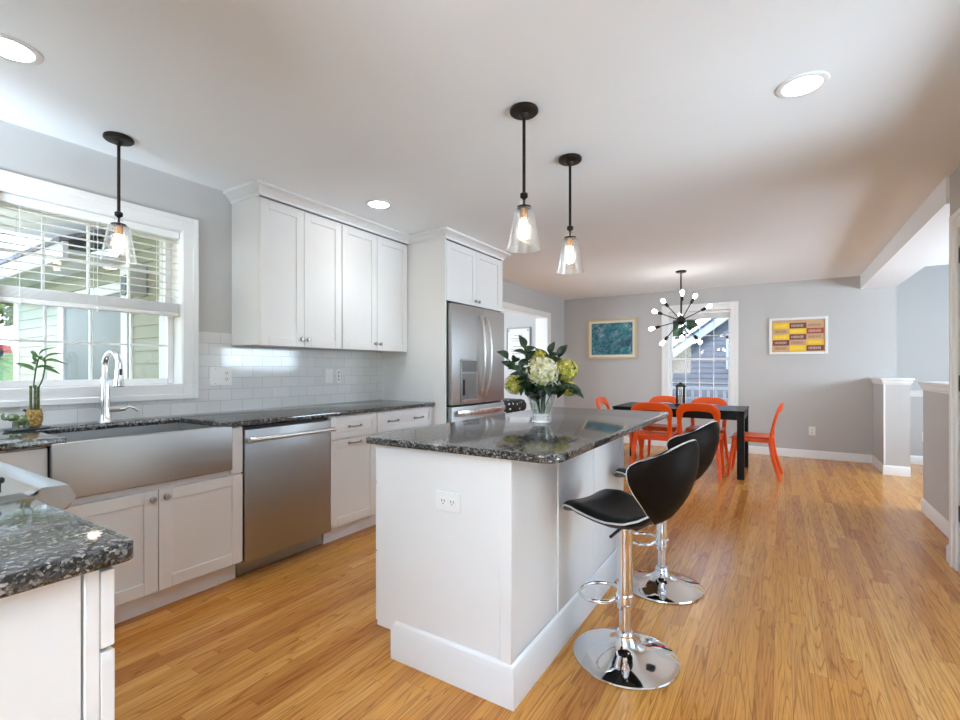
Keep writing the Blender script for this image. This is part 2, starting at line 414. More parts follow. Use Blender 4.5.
def pull(face, f, a, z, parent, L=.11, m=None):
    bm = B(); pts = []
    for k in range(13):
        t = -1+2*k/12; pts.append((a+t*L/2, .006+.024*(1-t**4), z))
    if face[0] == 'X':
        s = 1 if face[1] == '+' else -1
        pts = [(f+s*d, aa, zz) for aa, d, zz in pts]
    else:
        s = 1 if face[1] == '+' else -1
        pts = [(aa, f+s*d, zz) for aa, d, zz in pts]
    tube(bm, pts, .0055, 8)
    for e in (pts[0], pts[-1]): ball(bm, e, .010, 8)
    return obj('pull', bm, m or M['nickel'], parent)

WX, FY, CZ = -3.19, 7.82, 2.41      # left wall, far wall, ceiling
# ------------------------------------------------------------------ room shell
bm = B(); box(bm, -5.7, 1.0, -2.75, 8.35, -.12, 0); box(bm, 1.0, 3.3, 2.85, 8.35, -.12, 0); struct('floor', bm, M['floor'])
bm = B(); box(bm, -5.7, .88, -2.75, 8.35, CZ, CZ+.12); box(bm, .88, 1.0, -2.75, 4.08, CZ, CZ+.12); struct('ceiling', bm, M['ceiling'])
bm = B(); box(bm, .881, 1.24, 4.081, 7.819, 2.24, 2.53); box(bm, 1.24, 3.3, 3.0, 6.45, 2.24, 2.53); box(bm, 1.0, 1.24, 3.0, 4.079, 2.24, 2.53)
struct('ceiling_soffit', bm, M['ceiling'])
# left wall with the window hole (Y .66..1.54, z 1.10..2.085) and the doorway (Y 5.0..7.12, z 0..2.045)
WT = .18
WY0, WY1, WZ0, WZ1 = .655, 1.545, 1.095, 2.085
OY0, OY1, OZ = 4.95, 7.12, 2.045
bm = B()
box(bm, WX-WT, WX, -.48, WY0, 0, CZ); box(bm, WX-WT, WX, WY0, WY1, 0, WZ0); box(bm, WX-WT, WX, WY0, WY1, WZ1, CZ)
box(bm, WX-WT, WX, WY1, OY0, 0, CZ); box(bm, WX-WT, WX, OY0, OY1, OZ, CZ); box(bm, WX-WT, WX, OY1, FY+.18, 0, CZ)
struct('wall_left', bm, M['wall'])
# far wall with window hole
VX0, VX1, VZ0, VZ1 = -1.475, -.595, .60, 2.10
bm = B()
box(bm, WX, VX0, FY, FY+.18, 0, CZ); box(bm, VX0, VX1, FY, FY+.18, 0, VZ0); box(bm, VX0, VX1, FY, FY+.18, VZ1, CZ); box(bm, VX1, 1.24, FY, FY+.18, 0, CZ)
struct('wall_far', bm, M['wall'])
# right wall with door opening Y 3.06..3.89
bm = B()
box(bm, .9, 1.0, -2.6, 1.62, 0, CZ); box(bm, .9, 1.0, 1.62, 2.90, 2.10, CZ); box(bm, .9, 1.0, 2.90, 3.06, 0, CZ); box(bm, .9, 1.0, 3.06, 3.89, 2.05, CZ); box(bm, .9, 1.0, 3.89, 4.08, 0, CZ)
struct('wall_right', bm, M['wall'])
# kitchen back wall, jog and rear wall with unseen window openings added to let in light
bm = B(); NX0, NX1, NZ0, NZ1 = -3.0, -2.32, 1.02, 2.25
box(bm, WX-.18, NX0, -.48, -.30, 0, CZ); box(bm, NX1, -.86, -.48, -.30, 0, CZ); box(bm, NX0, NX1, -.48, -.30, 0, NZ0); box(bm, NX0, NX1, -.48, -.30, NZ1, CZ); box(bm, -1.0, -.86, -2.6, -.48, 0, CZ); struct('wall_near', bm, M['wall'])
bm = B(); RZ0, RZ1, RX0, RX1 = .62, 2.37, -.78, .80
box(bm, -.86, RX0, -2.6, -2.45, 0, CZ); box(bm, RX1, .9, -2.6, -2.45, 0, CZ); box(bm, RX0, RX1, -2.6, -2.45, 0, RZ0); box(bm, RX0, RX1, -2.6, -2.45, RZ1, CZ)
struct('wall_back', bm, M['wall'])
# foyer beyond the half walls
bm = B(); box(bm, 1.24, 3.3, 8.15, 8.33, 0, 3.7); box(bm, 3.15, 3.3, 3.0, 8.15, 0, 3.7); box(bm, 1.0, 3.15, 2.85, 3.0, 0, 2.24); box(bm, 1.24, 3.15, 6.33, 6.45, 2.53, 3.7); box(bm, 1.12, 1.24, 6.45, 7.82, 2.531, 3.7); box(bm, 1.12, 3.3, 6.33, 8.33, 3.7, 3.8); box(bm, 1.12, 1.24, 8.0, 8.33, 0, 3.7)
box(bm, 1.12, 1.24, 7.82, 8.0, CZ+.13, 3.7)
struct('wall_foyer', bm, M['wall'])
bm = B(); box(bm, -5.6, WX-WT, 7.52, 7.64, 0, CZ); box(bm, -5.7, -5.6, 4.2, 7.64, 0, CZ); box(bm, -5.6, WX-WT, 4.2, 4.32, 0, CZ)
struct('wall_side_room', bm, M['wall'])
# backsplash
bm = B(); box(bm, WX, WX+.008, -.29, .577, .914, 1.362); box(bm, WX, WX+.008, 1.624, 1.852, .914, 1.447); box(bm, WX, WX+.008, 1.852, 3.31, .914, 1.362); box(bm, WX, WX+.008, .577, 1.624, .914, 1.02)
struct('wall_backsplash', bm, M['tile'])
# half walls around the stair opening, with capped tops
def half_wall(name, x0, x1, y0, y1, h):
    bm = B(); box(bm, x0, x1, y0, y1, 0, h-.06); w_ = struct(name, bm, M['wall'])
    bm = B(); box(bm, x0-.035, x1+.035, y0-.035, y1, h-.022, h, .004); box(bm, x0-.02, x1+.02, y0-.02, y1, h-.055, h-.022, .003); box(bm, x0-.008, x1+.008, y0-.008, y1, h-.075, h-.055, .002)
    obj('cap', bm, M['trim'], w_)
    return w_
half_wall('wall_half_far', 1.01, 1.235, 7.06, FY-.002, 1.10)
half_wall('wall_half_right', 1.03, 1.15, 4.085, 5.42, 1.10)
half_wall('wall_half_landing', 1.26, 3.1, 8.04, 8.148, .93)
# white end face of the far half wall
bm = B(); box(bm, 1.004, 1.02, 7.054, 7.068, .12, 1.03); struct('trim_1', bm, M['trim'])

# baseboards
BB = [(0, 0), (.014, 0), (.014, .085), (.009, .1), (.004, .108), (0, .108)]
def bboard(name, path, prof=BB):
    bm = B(); molding(bm, path, prof); return struct(name, bm, M['trim'])
bboard('baseboard_far', [(WX, FY), (1.005, FY)])
bboard('baseboard_half_far', [(1.01, FY-.015), (1.01, 7.06), (1.235, 7.06)])
bboard('baseboard_half_right', [(1.03, 5.42), (1.03, 4.085)])
bboard('baseboard_right_end', [(1.0, 4.08), (.9, 4.08), (.9, 4.012)][0:3])
bboard('baseboard_right', [(.9, 1.61), (.9, -2.44)])
bboard('baseboard_landing', [(1.26, 8.04), (3.1, 8.04)])
bboard('baseboard_left', [(WX, OY1+.10), (WX, FY-.015)][::1])

# doorway casing on left wall
def casing(bm, face, f, a0, a1, z0, z1, wd=.09, sill=False):
    """flat stepped casing around an opening"""
    for d, wi, o in ((.014, wd, 0), (.022, wd*.35, wd*.65)):
        i0 = o; i1 = o+wi
        fbox(bm, face, f, a0-i1, a0-i0, 0, d, z0, z1+i1, .002); fbox(bm, face, f, a1+i0, a1+i1, 0, d, z0, z1+i1, .002)
        fbox(bm, face, f, a0-i0, a1+i0, 0, d, z1+i0, z1+i1, .002)
        if sill:
            fbox(bm, face, f, a0-i1, a0-i0, 0, d, z0-i1, z0, .002); fbox(bm, face, f, a1+i0, a1+i1, 0, d, z0-i1, z0, .002)
            fbox(bm, face, f, a0-i0, a1+i0, 0, d, z0-i1, z0-i0, .002)
bm = B(); casing(bm, 'X+', WX, OY0, OY1, 0, OZ, .075)
box(bm, WX-WT-.03, WX, OY1-.014, OY1-.001, 0, OZ-.009); box(bm, WX-WT, WX, OY0+.001, OY0+.014, 0, OZ-.009); box(bm, WX-WT, WX, OY0, OY1, OZ-.008, OZ+.006)
struct('trim_doorway', bm, M['trim'])

# ------------------------------------------------------------------ windows
def window(name, face, f, a0, a1, z0, z1, depth, cols, rows, meet, wd=.09, rail=.035, inset=.10):
    """double-hung window in a wall; f = inner wall plane; sashes sit 'inset' behind it"""
    bm = B(); casing(bm, face, f, a0+.012, a1-.012, z0+.012, z1-.012, wd, True)
    J = .015
    fbox(bm, face, f, a0, a0+J, -depth, 0, z0, z1); fbox(bm, face, f, a1-J, a1, -depth, 0, z0, z1)
    fbox(bm, face, f, a0+J, a1-J, -depth, 0, z0, z0+J); fbox(bm, face, f, a0+J, a1-J, -depth, 0, z1-J, z1)
    win = struct(name, bm, M['trim'])
    A0, A1, Z0, Z1 = a0+J, a1-J, z0+J, z1-J
    for nm, off, q0, q1 in (('lower_sash', inset, Z0, meet+rail/2), ('upper_sash', inset+.032, meet-rail/2, Z1)):
        bm = B(); d0, d1 = -off-.03, -off
        fbox(bm, face, f, A0, A0+rail, d0, d1, q0, q1, .003); fbox(bm, face, f, A1-rail, A1, d0, d1, q0, q1, .003)
        fbox(bm, face, f, A0+rail, A1-rail, d0, d1, q0, q0+rail, .003); fbox(bm, face, f, A0+rail, A1-rail, d0, d1, q1-rail, q1, .003)
        s = obj(nm, bm, M['vinyl'], win)
        bm = B(); fbox(bm, face, f, A0+rail, A1-rail, d0+.012, d0+.015, q0+rail, q1-rail); obj('pane', bm, M['pane'], s)
        bm = B(); mw = .011
        for c in range(1, cols):
            a = A0+rail+(A1-A0-2*rail)*c/cols; fbox(bm, face, f, a-mw/2, a+mw/2, d0+.004, d1-.006, q0+rail, q1-rail)
        for r in range(1, rows):
            z = q0+rail+(q1-q0-2*rail)*r/rows; fbox(bm, face, f, A0+rail, A1-rail, d0+.0045, d1-.0065, z-mw/2, z+mw/2)
        obj('muntins', bm, M['vinyl'], s)
    return win
window('window_1', 'X+', WX, WY0, WY1, WZ0, WZ1, WT, 4, 2, 1.575)
window('window_2', 'Y-', FY, VX0, VX1, VZ0, VZ1, .18, 4, 2, 1.357, .10, .035, .08)
bm = B()
for x in (RX0, -.02, RX1-.05): box(bm, x, x+.05, -2.58, -2.5, RZ0, RZ1)
box(bm, RX0, RX1, -2.58, -2.5, RZ0, RZ0+.05); box(bm, RX0, RX1, -2.58, -2.5, RZ1-.05, RZ1)
w3 = struct('window_added_back', bm, M['vinyl']); bm = B(); box(bm, RX0+.05, RX1-.05, -2.545, -2.54, RZ0+.05, RZ1-.05); obj('pane', bm, M['pane'], w3)  # unseen rear window, added to admit the lamp behind it
# small unseen window added in the near wall for the lamp outside
bm = B(); casing(bm, 'Y+', -.30, NX0+.012, NX1-.012, NZ0+.012, NZ1-.012, .08, True)
for q in ((NX0, NX0+.05, NZ0, NZ1), (NX1-.05, NX1, NZ0, NZ1), (NX0+.05, NX1-.05, NZ0, NZ0+.05), (NX0+.05, NX1-.05, NZ1-.05, NZ1)): box(bm, q[0], q[1], -.44, -.39, q[2], q[3])
w4 = struct('window_added_near', bm, M['trim']); bm = B(); box(bm, NX0+.05, NX1-.05, -.417, -.413, NZ0+.05, NZ1-.05); obj('pane', bm, M['pane'], w4)
# unseen glazed door added in the right wall to let in light
bm = B()
for y in (1.62, 2.83): box(bm, .92, .98, y, y+.07, 0, 2.10, .004)
box(bm, .921, .979, 1.69, 2.83, 2.03, 2.10); box(bm, .921, .979, 1.69, 2.83, .0, .09)
pd = struct('door_added_right', bm, M['vinyl']); bm = B(); box(bm, .948, .952, 1.69, 2.83, .09, 2.03); obj('pane', bm, M['pane'], pd)
# blinds
bl = thing('window_blind', 'white horizontal blind half raised over the kitchen sink window', 'blind', (WX-.045, 1.1, 1.53))
y0, y1 = WY0+.02, WY1-.02
bm = B(); box(bm, WX-.075, WX-.02, y0, y1, 2.025, 2.068, .003); obj('headrail', bm, M['blind'], bl)
bm = B(); z = 2.0; k = 0
while z > 1.64:
    t_ = bmesh.new(); bmesh.ops.create_cube(t_, size=1, matrix=Matrix.Translation((WX-.048, (y0+y1)/2, z)) @ Matrix.Rotation(math.radians(4), 4, 'Y') @ Matrix.Diagonal((.05, y1-y0, .0028, 1))); merge(bm, t_); z -= .0425
obj('slats', bm, M['blind'], bl)
bm = B()
for k in range(9): box(bm, WX-.073, WX-.023, y0, y1, 1.562+k*.0062, 1.566+k*.0062)
obj('slat_stack', bm, M['blind'], bl)
bm = B(); box(bm, WX-.074, WX-.022, y0, y1, 1.535, 1.56, .004); obj('bottom_rail', bm, M['blind'], bl)
for y in (.78, 1.10, 1.42):
    bm = B()
    for x in (WX-.0205, WX-.0755): tube(bm, [(x, y, 1.56), (x, y, 2.03)], .0011, 6)
    tube(bm, [(WX-.0195, y, 1.555), (WX-.018, y+.006, 1.535), (WX-.0185, y-.006, 1.525)], .003, 6); obj('cord', bm, M['blind'], bl)
b2 = thing('window_blind', 'white blind fully raised at the top of the dining window', 'blind', (-1.035, FY-.04, 2.0))
bm = B(); box(bm, VX0+.02, VX1-.02, FY+.012, FY+.066, 2.035, 2.08, .003); obj('headrail', bm, M['blind'], b2)
bm = B()
for k in range(10): box(bm, VX0+.022, VX1-.022, FY+.014, FY+.064, 1.965+k*.007, 1.970+k*.007)
obj('slat_stack', bm, M['blind'], b2)

# door at the right with three hinges
bm = B(); casing(bm, 'X-', .9, 3.075, 3.905, 0, 2.04, .095)
box(bm, .9, 1.0, 3.061, 3.074, 0, 2.05); box(bm, .9, 1.0, 3.876, 3.889, 0, 2.05)
struct('trim_door_casing', bm, M['trim'])
bm = shaker('X-', .965, 3.08, 3.872, .01, 2.035, .11)
box(bm, .945, .965, 3.19, 3.78, 1.0, 1.11)
d1 = struct('door_1', bm, M['trim'])
for z in (.348, 1.119, 1.878):
    bm = B(); tube(bm, [(.905, 3.874, z-.045), (.905, 3.874, z-.051), (.905, 3.874, z+.051), (.905, 3.874, z+.045)][1:3], .009, 10); box(bm, .905, .945, 3.8735, 3.8755, z-.045, z+.045); box(bm, .8985, .905, 3.874, 3.905, z-.045, z+.045)
    obj('hinge', bm, M['bronze'], d1)

# ------------------------------------------------------------------ kitchen: left run
XF = -2.595                                   # carcass front plane; doors add .02
def base_cab(name, label, y0, y1, group='white base cabinets along the sink wall'):
    t = thing(name, label, 'cabinet', (-2.9, (y0+y1)/2, 0), group)
    return t
def carcass(t, y0, y1, z1=.882, x0=WX+.01):
    bm = B(); box(bm, x0, XF, y0, y1, .105, z1); obj('body', bm, M['white'], t)
    bm = B(); box(bm, x0+.02, XF-.055, y0, y1, 0, .105); obj('toe_kick', bm, M['white'], t)
SY0, SY1 = .715, 1.486
c = base_cab('corner_cabinet', 'white blank corner cabinet panel left of the steel apron sink', -.28, SY0-.003)
carcass(c, -.28, SY0-.003); bm = B(); box(bm, XF, XF+.02, .40, SY0-.0035, .115, .875, .0015); obj('front_panel', bm, M['white'], c)
c = base_cab('sink_cabinet', 'white two-door cabinet directly under the steel apron sink', SY0, 1.562)
bm = B(); box(bm, WX+.01, XF, SY0, 1.562, .105, .64); box(bm, XF-.4, XF, SY1+.003, 1.562, .64, .882); obj('body', bm, M['white'], c)
bm = B(); box(bm, WX+.03, XF-.055, SY0, 1.562, 0, .105); obj('toe_kick', bm, M['white'], c)
bm = B(); box(bm, XF, XF+.02, SY1+.004, 1.56, .62, .876, .0015); box(bm, XF, XF+.012, SY0, SY1+.004, .622, .645); obj('filler', bm, M['white'], c)
for a0, a1, kp in ((SY0+.003, 1.126, 1.126-.03), (1.130, 1.56, 1.130+.03)):
    d = obj('door', shaker('X+', XF, a0, a1, .115, .612), M['white'], c); knob('X+', XF+.02, kp, .572, d)
c = base_cab('drawer_cabinet', 'white cabinet with one drawer over a door beside the dishwasher', 2.183, 2.622); carcass(c, 2.183, 2.622)
d = obj('drawer', shaker('X+', XF, 2.186, 2.619, .722, .874, .045), M['white'], c); pull('X+', XF+.02, 2.40, .798, d)
d = obj('door', shaker('X+', XF, 2.186, 2.619, .115, .714), M['white'], c); pull('X+', XF+.02, 2.40, .684, d)
c = base_cab('drawer_cabinet', 'white wide drawer cabinet with two pulls against the tall refrigerator panel', 2.624, 3.306); carcass(c, 2.624, 3.306)
d = obj('drawer', shaker('X+', XF, 2.627, 3.303, .722, .874, .045), M['white'], c); pull('X+', XF+.02, 2.80, .798, d); pull('X+', XF+.02, 3.11, .798, d)
for z0, z1 in ((.42, .714), (.115, .412)):
    d = obj('drawer', shaker('X+', XF, 2.627, 3.303, z0, z1, .055), M['white'], c); pull('X+', XF+.02, 2.80, (z0+z1)/2, d); pull('X+', XF+.02, 3.11, (z0+z1)/2, d)
# dishwasher
t = thing('dishwasher', 'stainless steel dishwasher with bar handle between white base cabinets', 'dishwasher', (-2.9, 1.87, 0))
D0, D1 = 1.568, 2.178
bm = B(); box(bm, WX+.06, XF-.005, D0, D1, .10, .872); obj('body', bm, M['dark'], t)
bm = B(); box(bm, XF-.004, XF+.028, D0, D1, .105, .858, .005, 2); obj('door', bm, M['steel_z'], t)
bm = B(); box(bm, XF-.09, XF-.06, D0+.003, D1-.003, .004, .098, .003); obj('kick_plate', bm, M['steel_y'], t)
bm = B(); tube(bm, [(XF+.072, D0+.012, .802), (XF+.072, D1-.012, .802)], .0135, 14)
h_ = obj('handle', bm, M['steel_light'], t)
for y in (D0+.03, D1-.03):
    bm = B(); tube(bm, [(XF+.026, y, .802), (XF+.07, y, .802)], .011, 10); lathe(bm, [(0, -.014), (.017, -.012), (.017, .012), (0, .014)], (XF+.072, y-.016 if y < 1.8 else y+.016, .802), 16, (0, 1, 0)); obj('handle_post', bm, M['steel_light'], h_)
# apron sink
t = thing('apron_sink', 'stainless steel farmhouse apron sink under the kitchen window', 'sink', (-2.8, 1.1, .645))
SX = -2.548
bm = B(); box(bm, SX-.022, SX, SY0, SY1, .648, .893, .006, 3); obj('apron', bm, M['steel_y'], t)
bm = B(); x0, x1 = -3.05, SX-.022
box(bm, x0-.01, x0, SY0+.03, SY1-.03, .66, .882); box(bm, x0, x1, SY0+.03, SY0+.04, .66, .882); box(bm, x0, x1, SY1-.04, SY1-.03, .66, .882); box(bm, x0, x1, SY0+.04, SY1-.04, .66, .67)
obj('basin', bm, M['steel_y'], t)
bm = B(); lathe(bm, [(0, .670), (.045, .670), (.045, .673), (.03, .6725), (0, .6715)], (-2.82, 1.1, 0), 24); obj('drain', bm, M['chrome'], t)
# worktops
poly = [(WX+.009, -.29), (-2.26, -.29), (-2.26, .375), (-2.552, .375), (-2.552, .768), (-3.04, .768), (-3.04, 1.448), (-2.548, 1.448), (-2.548, 3.306), (WX+.009, 3.306)]
bm = B(); slab(bm, roundpoly(poly, [0, 0, 0, 0, .012, .03, .03, .012, .004, 0], 5), .884, .914)
tag(obj('worktop', bm, M['granite'], loc=(-2.9, 1.5, .884)), 'long dark granite worktop along the sink wall', 'countertop')
# faucet
t = thing('kitchen_faucet', 'chrome gooseneck pull-down faucet behind the apron sink', 'faucet', (-3.10, 1.095, .914))
fx, fy = -3.10, 1.095
bm = B(); lathe(bm, [(0, .9145), (.034, .9145), (.034, .920), (.031, .926), (.027, .96), (.026, 1.03), (.022, 1.10), (.0175, 1.16), (0, 1.162)], (fx, fy, 0), 24); obj('body', bm, M['chrome'], t)
pts = [(fx, fy, 1.15), (fx, fy, 1.22)]
for k in range(0, 13): a = PI*k/12; q_ = .068-.068*math.cos(a); pts.append((fx+q_*.96, fy+q_*.12, 1.225+.068*math.sin(a)))
bm = B(); tube(bm, pts, .0145, 16); obj('gooseneck', bm, M['chrome'], t)
e_ = pts[-1]
bm = B(); lathe(bm, [(0, .012), (.0155, .012), (.017, -.02), (.021, -.075), (.026, -.105), (.027, -.112), (0, -.112)], e_, 20)
sh = obj('spray_head', bm, M['chrome'], t)
bm = B(); box(bm, e_[0]+.015, e_[0]+.0215, e_[1]-.007, e_[1]+.007, e_[2]-.055, e_[2]-.02, .003); obj('spray_button', bm, M['dark'], sh)
bm = B(); lathe(bm, [(0, -.116), (.024, -.116), (.025, -.1125), (0, -.1125)], e_, 20); obj('nozzle', bm, M['dark'], sh)
bm = B(); tube(bm, [(fx+.012, fy+.012, .985), (fx+.02, fy+.055, .985), (fx+.024, fy+.085, .987)], [.015, .016, .014], 14)
h_ = obj('handle', bm, M['chrome'], t)
bm = B(); tube(bm, [(fx+.024, fy+.085, .987), (fx+.03, fy+.105, .995), (fx+.04, fy+.125, .985), (fx+.05, fy+.14, .968)], [.010, .008, .007, .006], 12); obj('lever', bm, M['chrome'], h_)

# wall cabinets
XU = -2.88
for i, (a0, a1, am, lab) in enumerate(((1.852, 2.534, 2.190, 'white double-door wall cabinet nearer the sink window'), (2.538, 3.296, 2.914, 'white double-door wall cabinet against the tall refrigerator panel'))):
    t = thing('wall_cabinet', lab, 'cabinet', (-3.0, (a0+a1)/2, 1.36), 'white wall cabinets over the backsplash')
    bm = B(); box(bm, WX+.002, XU, a0, a1, 1.365, 2.335); obj('body', bm, M['white'], t)
    for b0, b1, kp in ((a0+.002, am-.0015, am-.028), (am+.0015, a1-.002, am+.028)):
        d = obj('door', shaker('X+', XU, b0, b1, 1.36, 2.325), M['white'], t); knob('X+', XU+.02, kp, 1.415, d)
# refrigerator enclosure
t = thing('tall_cabinet_end', 'tall white panel between the worktop and the refrigerator', 'panel', (-2.8, 3.318, 0))
bm = B(); box(bm, WX+.002, -2.444, 3.309, 3.330, 0, 2.335, .001); obj('panel', bm, M['white'], t)
t = thing('tall_cabinet_end', 'tall white panel on the far side of the refrigerator', 'panel', (-2.8, 4.30, 0))
bm = B(); box(bm, WX+.002, -2.444, 4.283, 4.315, 0, 2.335, .001); obj('panel', bm, M['white'], t)
t = thing('wall_cabinet', 'white double-door cabinet above the refrigerator', 'cabinet', (-2.8, 3.8, 1.8))
bm = B(); box(bm, WX+.002, -2.465, 3.331, 4.282, 1.81, 2.335); obj('body', bm, M['white'], t)
for b0, b1, kp in ((3.334, 3.8055, 3.777), (3.8085, 4.280, 3.837)):
    d = obj('door', shaker('X+', -2.464, b0, b1, 1.802, 2.325), M['white'], t); knob('X+', -2.444, kp, 1.845, d)
# crown moulding over the cabinets
CR = [(0, 2.335), (.012, 2.335), (.012, 2.352), (.018, 2.356), (.045, 2.385), (.062, 2.392), (.062, CZ-.001), (0, CZ-.001)]
bm = B(); molding(bm, [(WX+.004, 1.852), (-2.86, 1.852), (-2.86, 3.309), (-2.444, 3.309), (-2.444, 4.315), (WX+.004, 4.315)], CR); struct('trim_crown', bm, M['white'])

# refrigerator
t = thing('refrigerator', 'stainless steel french-door refrigerator with water dispenser', 'refrigerator', (-2.78, 3.805, 0))
R0, R1, RM = 3.345, 4.268, 3.807
bm = B(); box(bm, -3.1, -2.47, R0+.004, R1-.004, .03, 1.775); obj('body', bm, M['dark'], t)
def fdoor(a0, a1, z0, z1, cut=None):
    bm = B(); n = 14; rows = []
    ys = [a0+(a1-a0)*k/n for k in range(n+1)]
    poly = [(-2.465, a0)]
    poly = [(-2.40+.03*(1-((y-RM)/((R1-R0)/2))**2), y) for y in ys]
    poly = [(-2.465, a0)]+poly+[(-2.465, a1)]
    slab(bm, poly, z0, z1, .004)
    return bm
ld = obj('left_door', fdoor(R0, RM-.003, .888, 1.778), M['steel_z'], t)
rd = obj('right_door', fdoor(RM+.003, R1, .888, 1.778), M['steel_z'], t)
fd = obj('freezer_drawer', fdoor(R0, R1, .10, .872), M['steel_z'], t)
bm = B(); box(bm, -2.44, -2.42, R0+.01, R1-.01, .02, .095); obj('kick_grille', bm, M['dark'], t)
def fx_at(y): return -2.40+.03*(1-((y-RM)/((R1-R0)/2))**2)
for d, y, s in ((ld, RM-.045, -1), (rd, RM+.045, 1)):
    pts = []
    for k in range(17):
        q = k/16; z = .955+(1.70-.955)*q; pts.append((fx_at(y)+.012+.052*math.sin(PI*q)**.7, y+s*.014*math.sin(PI*q), z))
    bm = B(); sweep(bm, pts, (.016, .026), (0, 1, 0)); obj('handle', bm, M['steel_light'], d)
bm = B(); pts = [(fx_at(y)+.012+.04*min(1, 6*min((y-R0)/(R1-R0), (R1-y)/(R1-R0))), y, .815) for y in [R0+.05+(R1-R0-.1)*k/20 for k in range(21)]]
sweep(bm, pts, (.018, .05), (0, 0, 1)); obj('handle', bm, M['steel_light'], fd)
# dispenser on the left door
bm = B(); q0, q1 = 3.455, 3.715; xd = fx_at(3.58)
box(bm, xd-.012, xd+.006, q0, q1, .905, 1.29, .004); dsp = obj('dispenser', bm, M['steel_y'], ld)
bm = B(); box(bm, xd+.004, xd+.008, q0+.012, q1-.012, 1.18, 1.28, .001); obj('display', bm, mat('display_panel', (.16, .165, .17), .15, var=.05), dsp)
bm = B(); box(bm, xd+.0035, xd+.0075, q0+.012, q1-.012, .935, 1.165, .001); obj('recess', bm, mat('dispenser_recess', (.24, .24, .235), .35, .6, var=.1), dsp)
bm = B(); box(bm, xd+.006, xd+.014, q0+.015, q0+.045, .97, 1.11, .003); obj('paddle', bm, M['black_glass'], dsp)
bm = B(); box(bm, xd, xd+.028, q0+.01, q1-.01, .915, .935, .003); obj('drip_tray', bm, M['steel_light'], dsp)
bm = B(); box(bm, -2.396, -2.39, 4.09, 4.16, 1.672, 1.684); obj('badge', bm, M['text'], rd)

# ------------------------------------------------------------------ near run: range and worktop beside it
t = thing('range', 'stainless steel range with black burners between granite worktops', 'range', (-1.87, .05, 0))
G0, G1 = -2.252, -1.494
bm = B(); box(bm, G0, G1, -.27, .37, .03, .90); obj('body', bm, M['steel_x'], t)
bm = B(); box(bm, G0, G1, -.27, .40, .9, .918, .004, 2); obj('cooktop', bm, M['steel_x'], t)
bm = B(); prof = [(.372, .84), (.42, .845), (.462, .872), (.468, .885), (.452, .917), (.402, .919), (.372, .90)]
rings = [[bm.verts.new((x, y, z)) for y, z in prof] for x in (G0, G1)]; ring_faces(bm, rings); cp = obj('control_panel', bm, M['steel_x'], t)
for k in range(5):
    bm = B(); lathe(bm, [(0, 0), (.02, 0), (.018, .025), (0, .027)], (G0+.1+.14*k, .462, .862), 16, (0, .85, -.5)); obj('knob', bm, M['steel_light'], cp)
bm = B(); box(bm, G0+.01, G1-.01, .372, .40, .20, .83, .004); od = obj('oven_door', bm, M['steel_x'], t)
bm = B(); tube(bm, [(G0+.06, .45, .79), (G1-.06, .45, .79)], .012, 12)
for x in (G0+.09, G1-.09): tube(bm, [(x, .40, .79), (x, .45, .79)], .009, 10)
obj('handle', bm, M['steel_light'], od)
for x in (-2.06, -1.655):
    for y in (.235, -.08):
        bm = B(); lathe(bm, [(0, .918), (.115, .918), (.122, .921), (.118, .926), (.105, .922), (.05, .921), (.045, .934), (0, .934)], (x, y, 0), 32); obj('burner', bm, M['black_glass'], t)
for x0 in (-2.24, -1.87):
    bm = B()
    for dx in (.02, .18, .34): box(bm, x0+dx-.006, x0+dx+.006, -.22, .345, .938, .952, .003)
    for y in (-.22, -.08, .07, .22, .335): box(bm, x0+.014, x0+.346, y-.006, y+.006, .938, .952, .003)
    for dx in (.02, .34):
        for y in (-.21, .33): box(bm, x0+dx-.008, x0+dx+.008, y-.008, y+.008, .918, .94)
    obj('grate', bm, M['iron'], t)
t = thing('drawer_cabinet', 'white drawer cabinet end panel in the near left corner', 'cabinet', (-1.2, .05, 0))
P0, P1 = -1.49, -.94
bm = B(); box(bm, P0, P1, -.28, .30, 0, .882); obj('body', bm, M['white'], t)
bm = B(); box(bm, P1-.05, P1+.004, .304, .324, .10, .88, .0015); box(bm, P0, P1-.05, .304, .322, .10, .88); obj('face_frame', bm, M['white'], t)
for z0, z1 in ((.745, .872), (.43, .738), (.115, .423)):
    d = obj('drawer', shaker('Y+', .325, P0+.004, P1+.003, z0, z1, .045), M['white'], t); pull('Y+', .345, (P0+P1)/2, (z0+z1)/2, d)
bm = B(); slab(bm, roundpoly([(G1+.003, -.29), (-.912, -.29), (-.912, .368), (G1+.003, .368)], [0, 0, .022, 0], 6), .884, .916, .004, 3)
tag(obj('worktop', bm, M['granite'], loc=(-1.2, 0, .884)), 'speckled granite worktop in the near left corner beside the range', 'countertop')

# ------------------------------------------------------------------ island
t = thing('kitchen_island', 'white panelled kitchen island cabinet under a granite top', 'island', (-1.1, 2.3, 0))
IX0, IX1, IY0, IY1 = -1.462, -.815, 1.50, 2.93
bm = B(); box(bm, IX0, IX1, IY0, IY1, .10, .883); obj('body', bm, M['white'], t)
bm = B(); box(bm, IX0-.002, IX1-.04, IY0-.008, IY0, .105, .882, .001); obj('end_panel', bm, M['white'], t)
bm = B(); box(bm, IX1-.038, IX1+.008, IY0-.012, IY0+.03, .105, .882, .002); obj('corner_post', bm, M['white'], t)
for q0, q1 in ((IY1-.05, IY1), (1.918, 1.942), (2.388, 2.412)): bm = B(); box(bm, IX1, IX1+.006, q0, q1, .105, .882, .001); obj('stile', bm, M['white'], t)
IB = [(0, 0), (.018, 0), (.018, .118), (.013, .128), (.012, .138), (.004, .15), (0, .152)]
bm = B(); molding(bm, [(-1.352, IY1), (-1.352, IY0-.008), (IX1+.006, IY0-.008), (IX1+.006, IY1)], IB); obj('base_moulding', bm, M['white'], t)
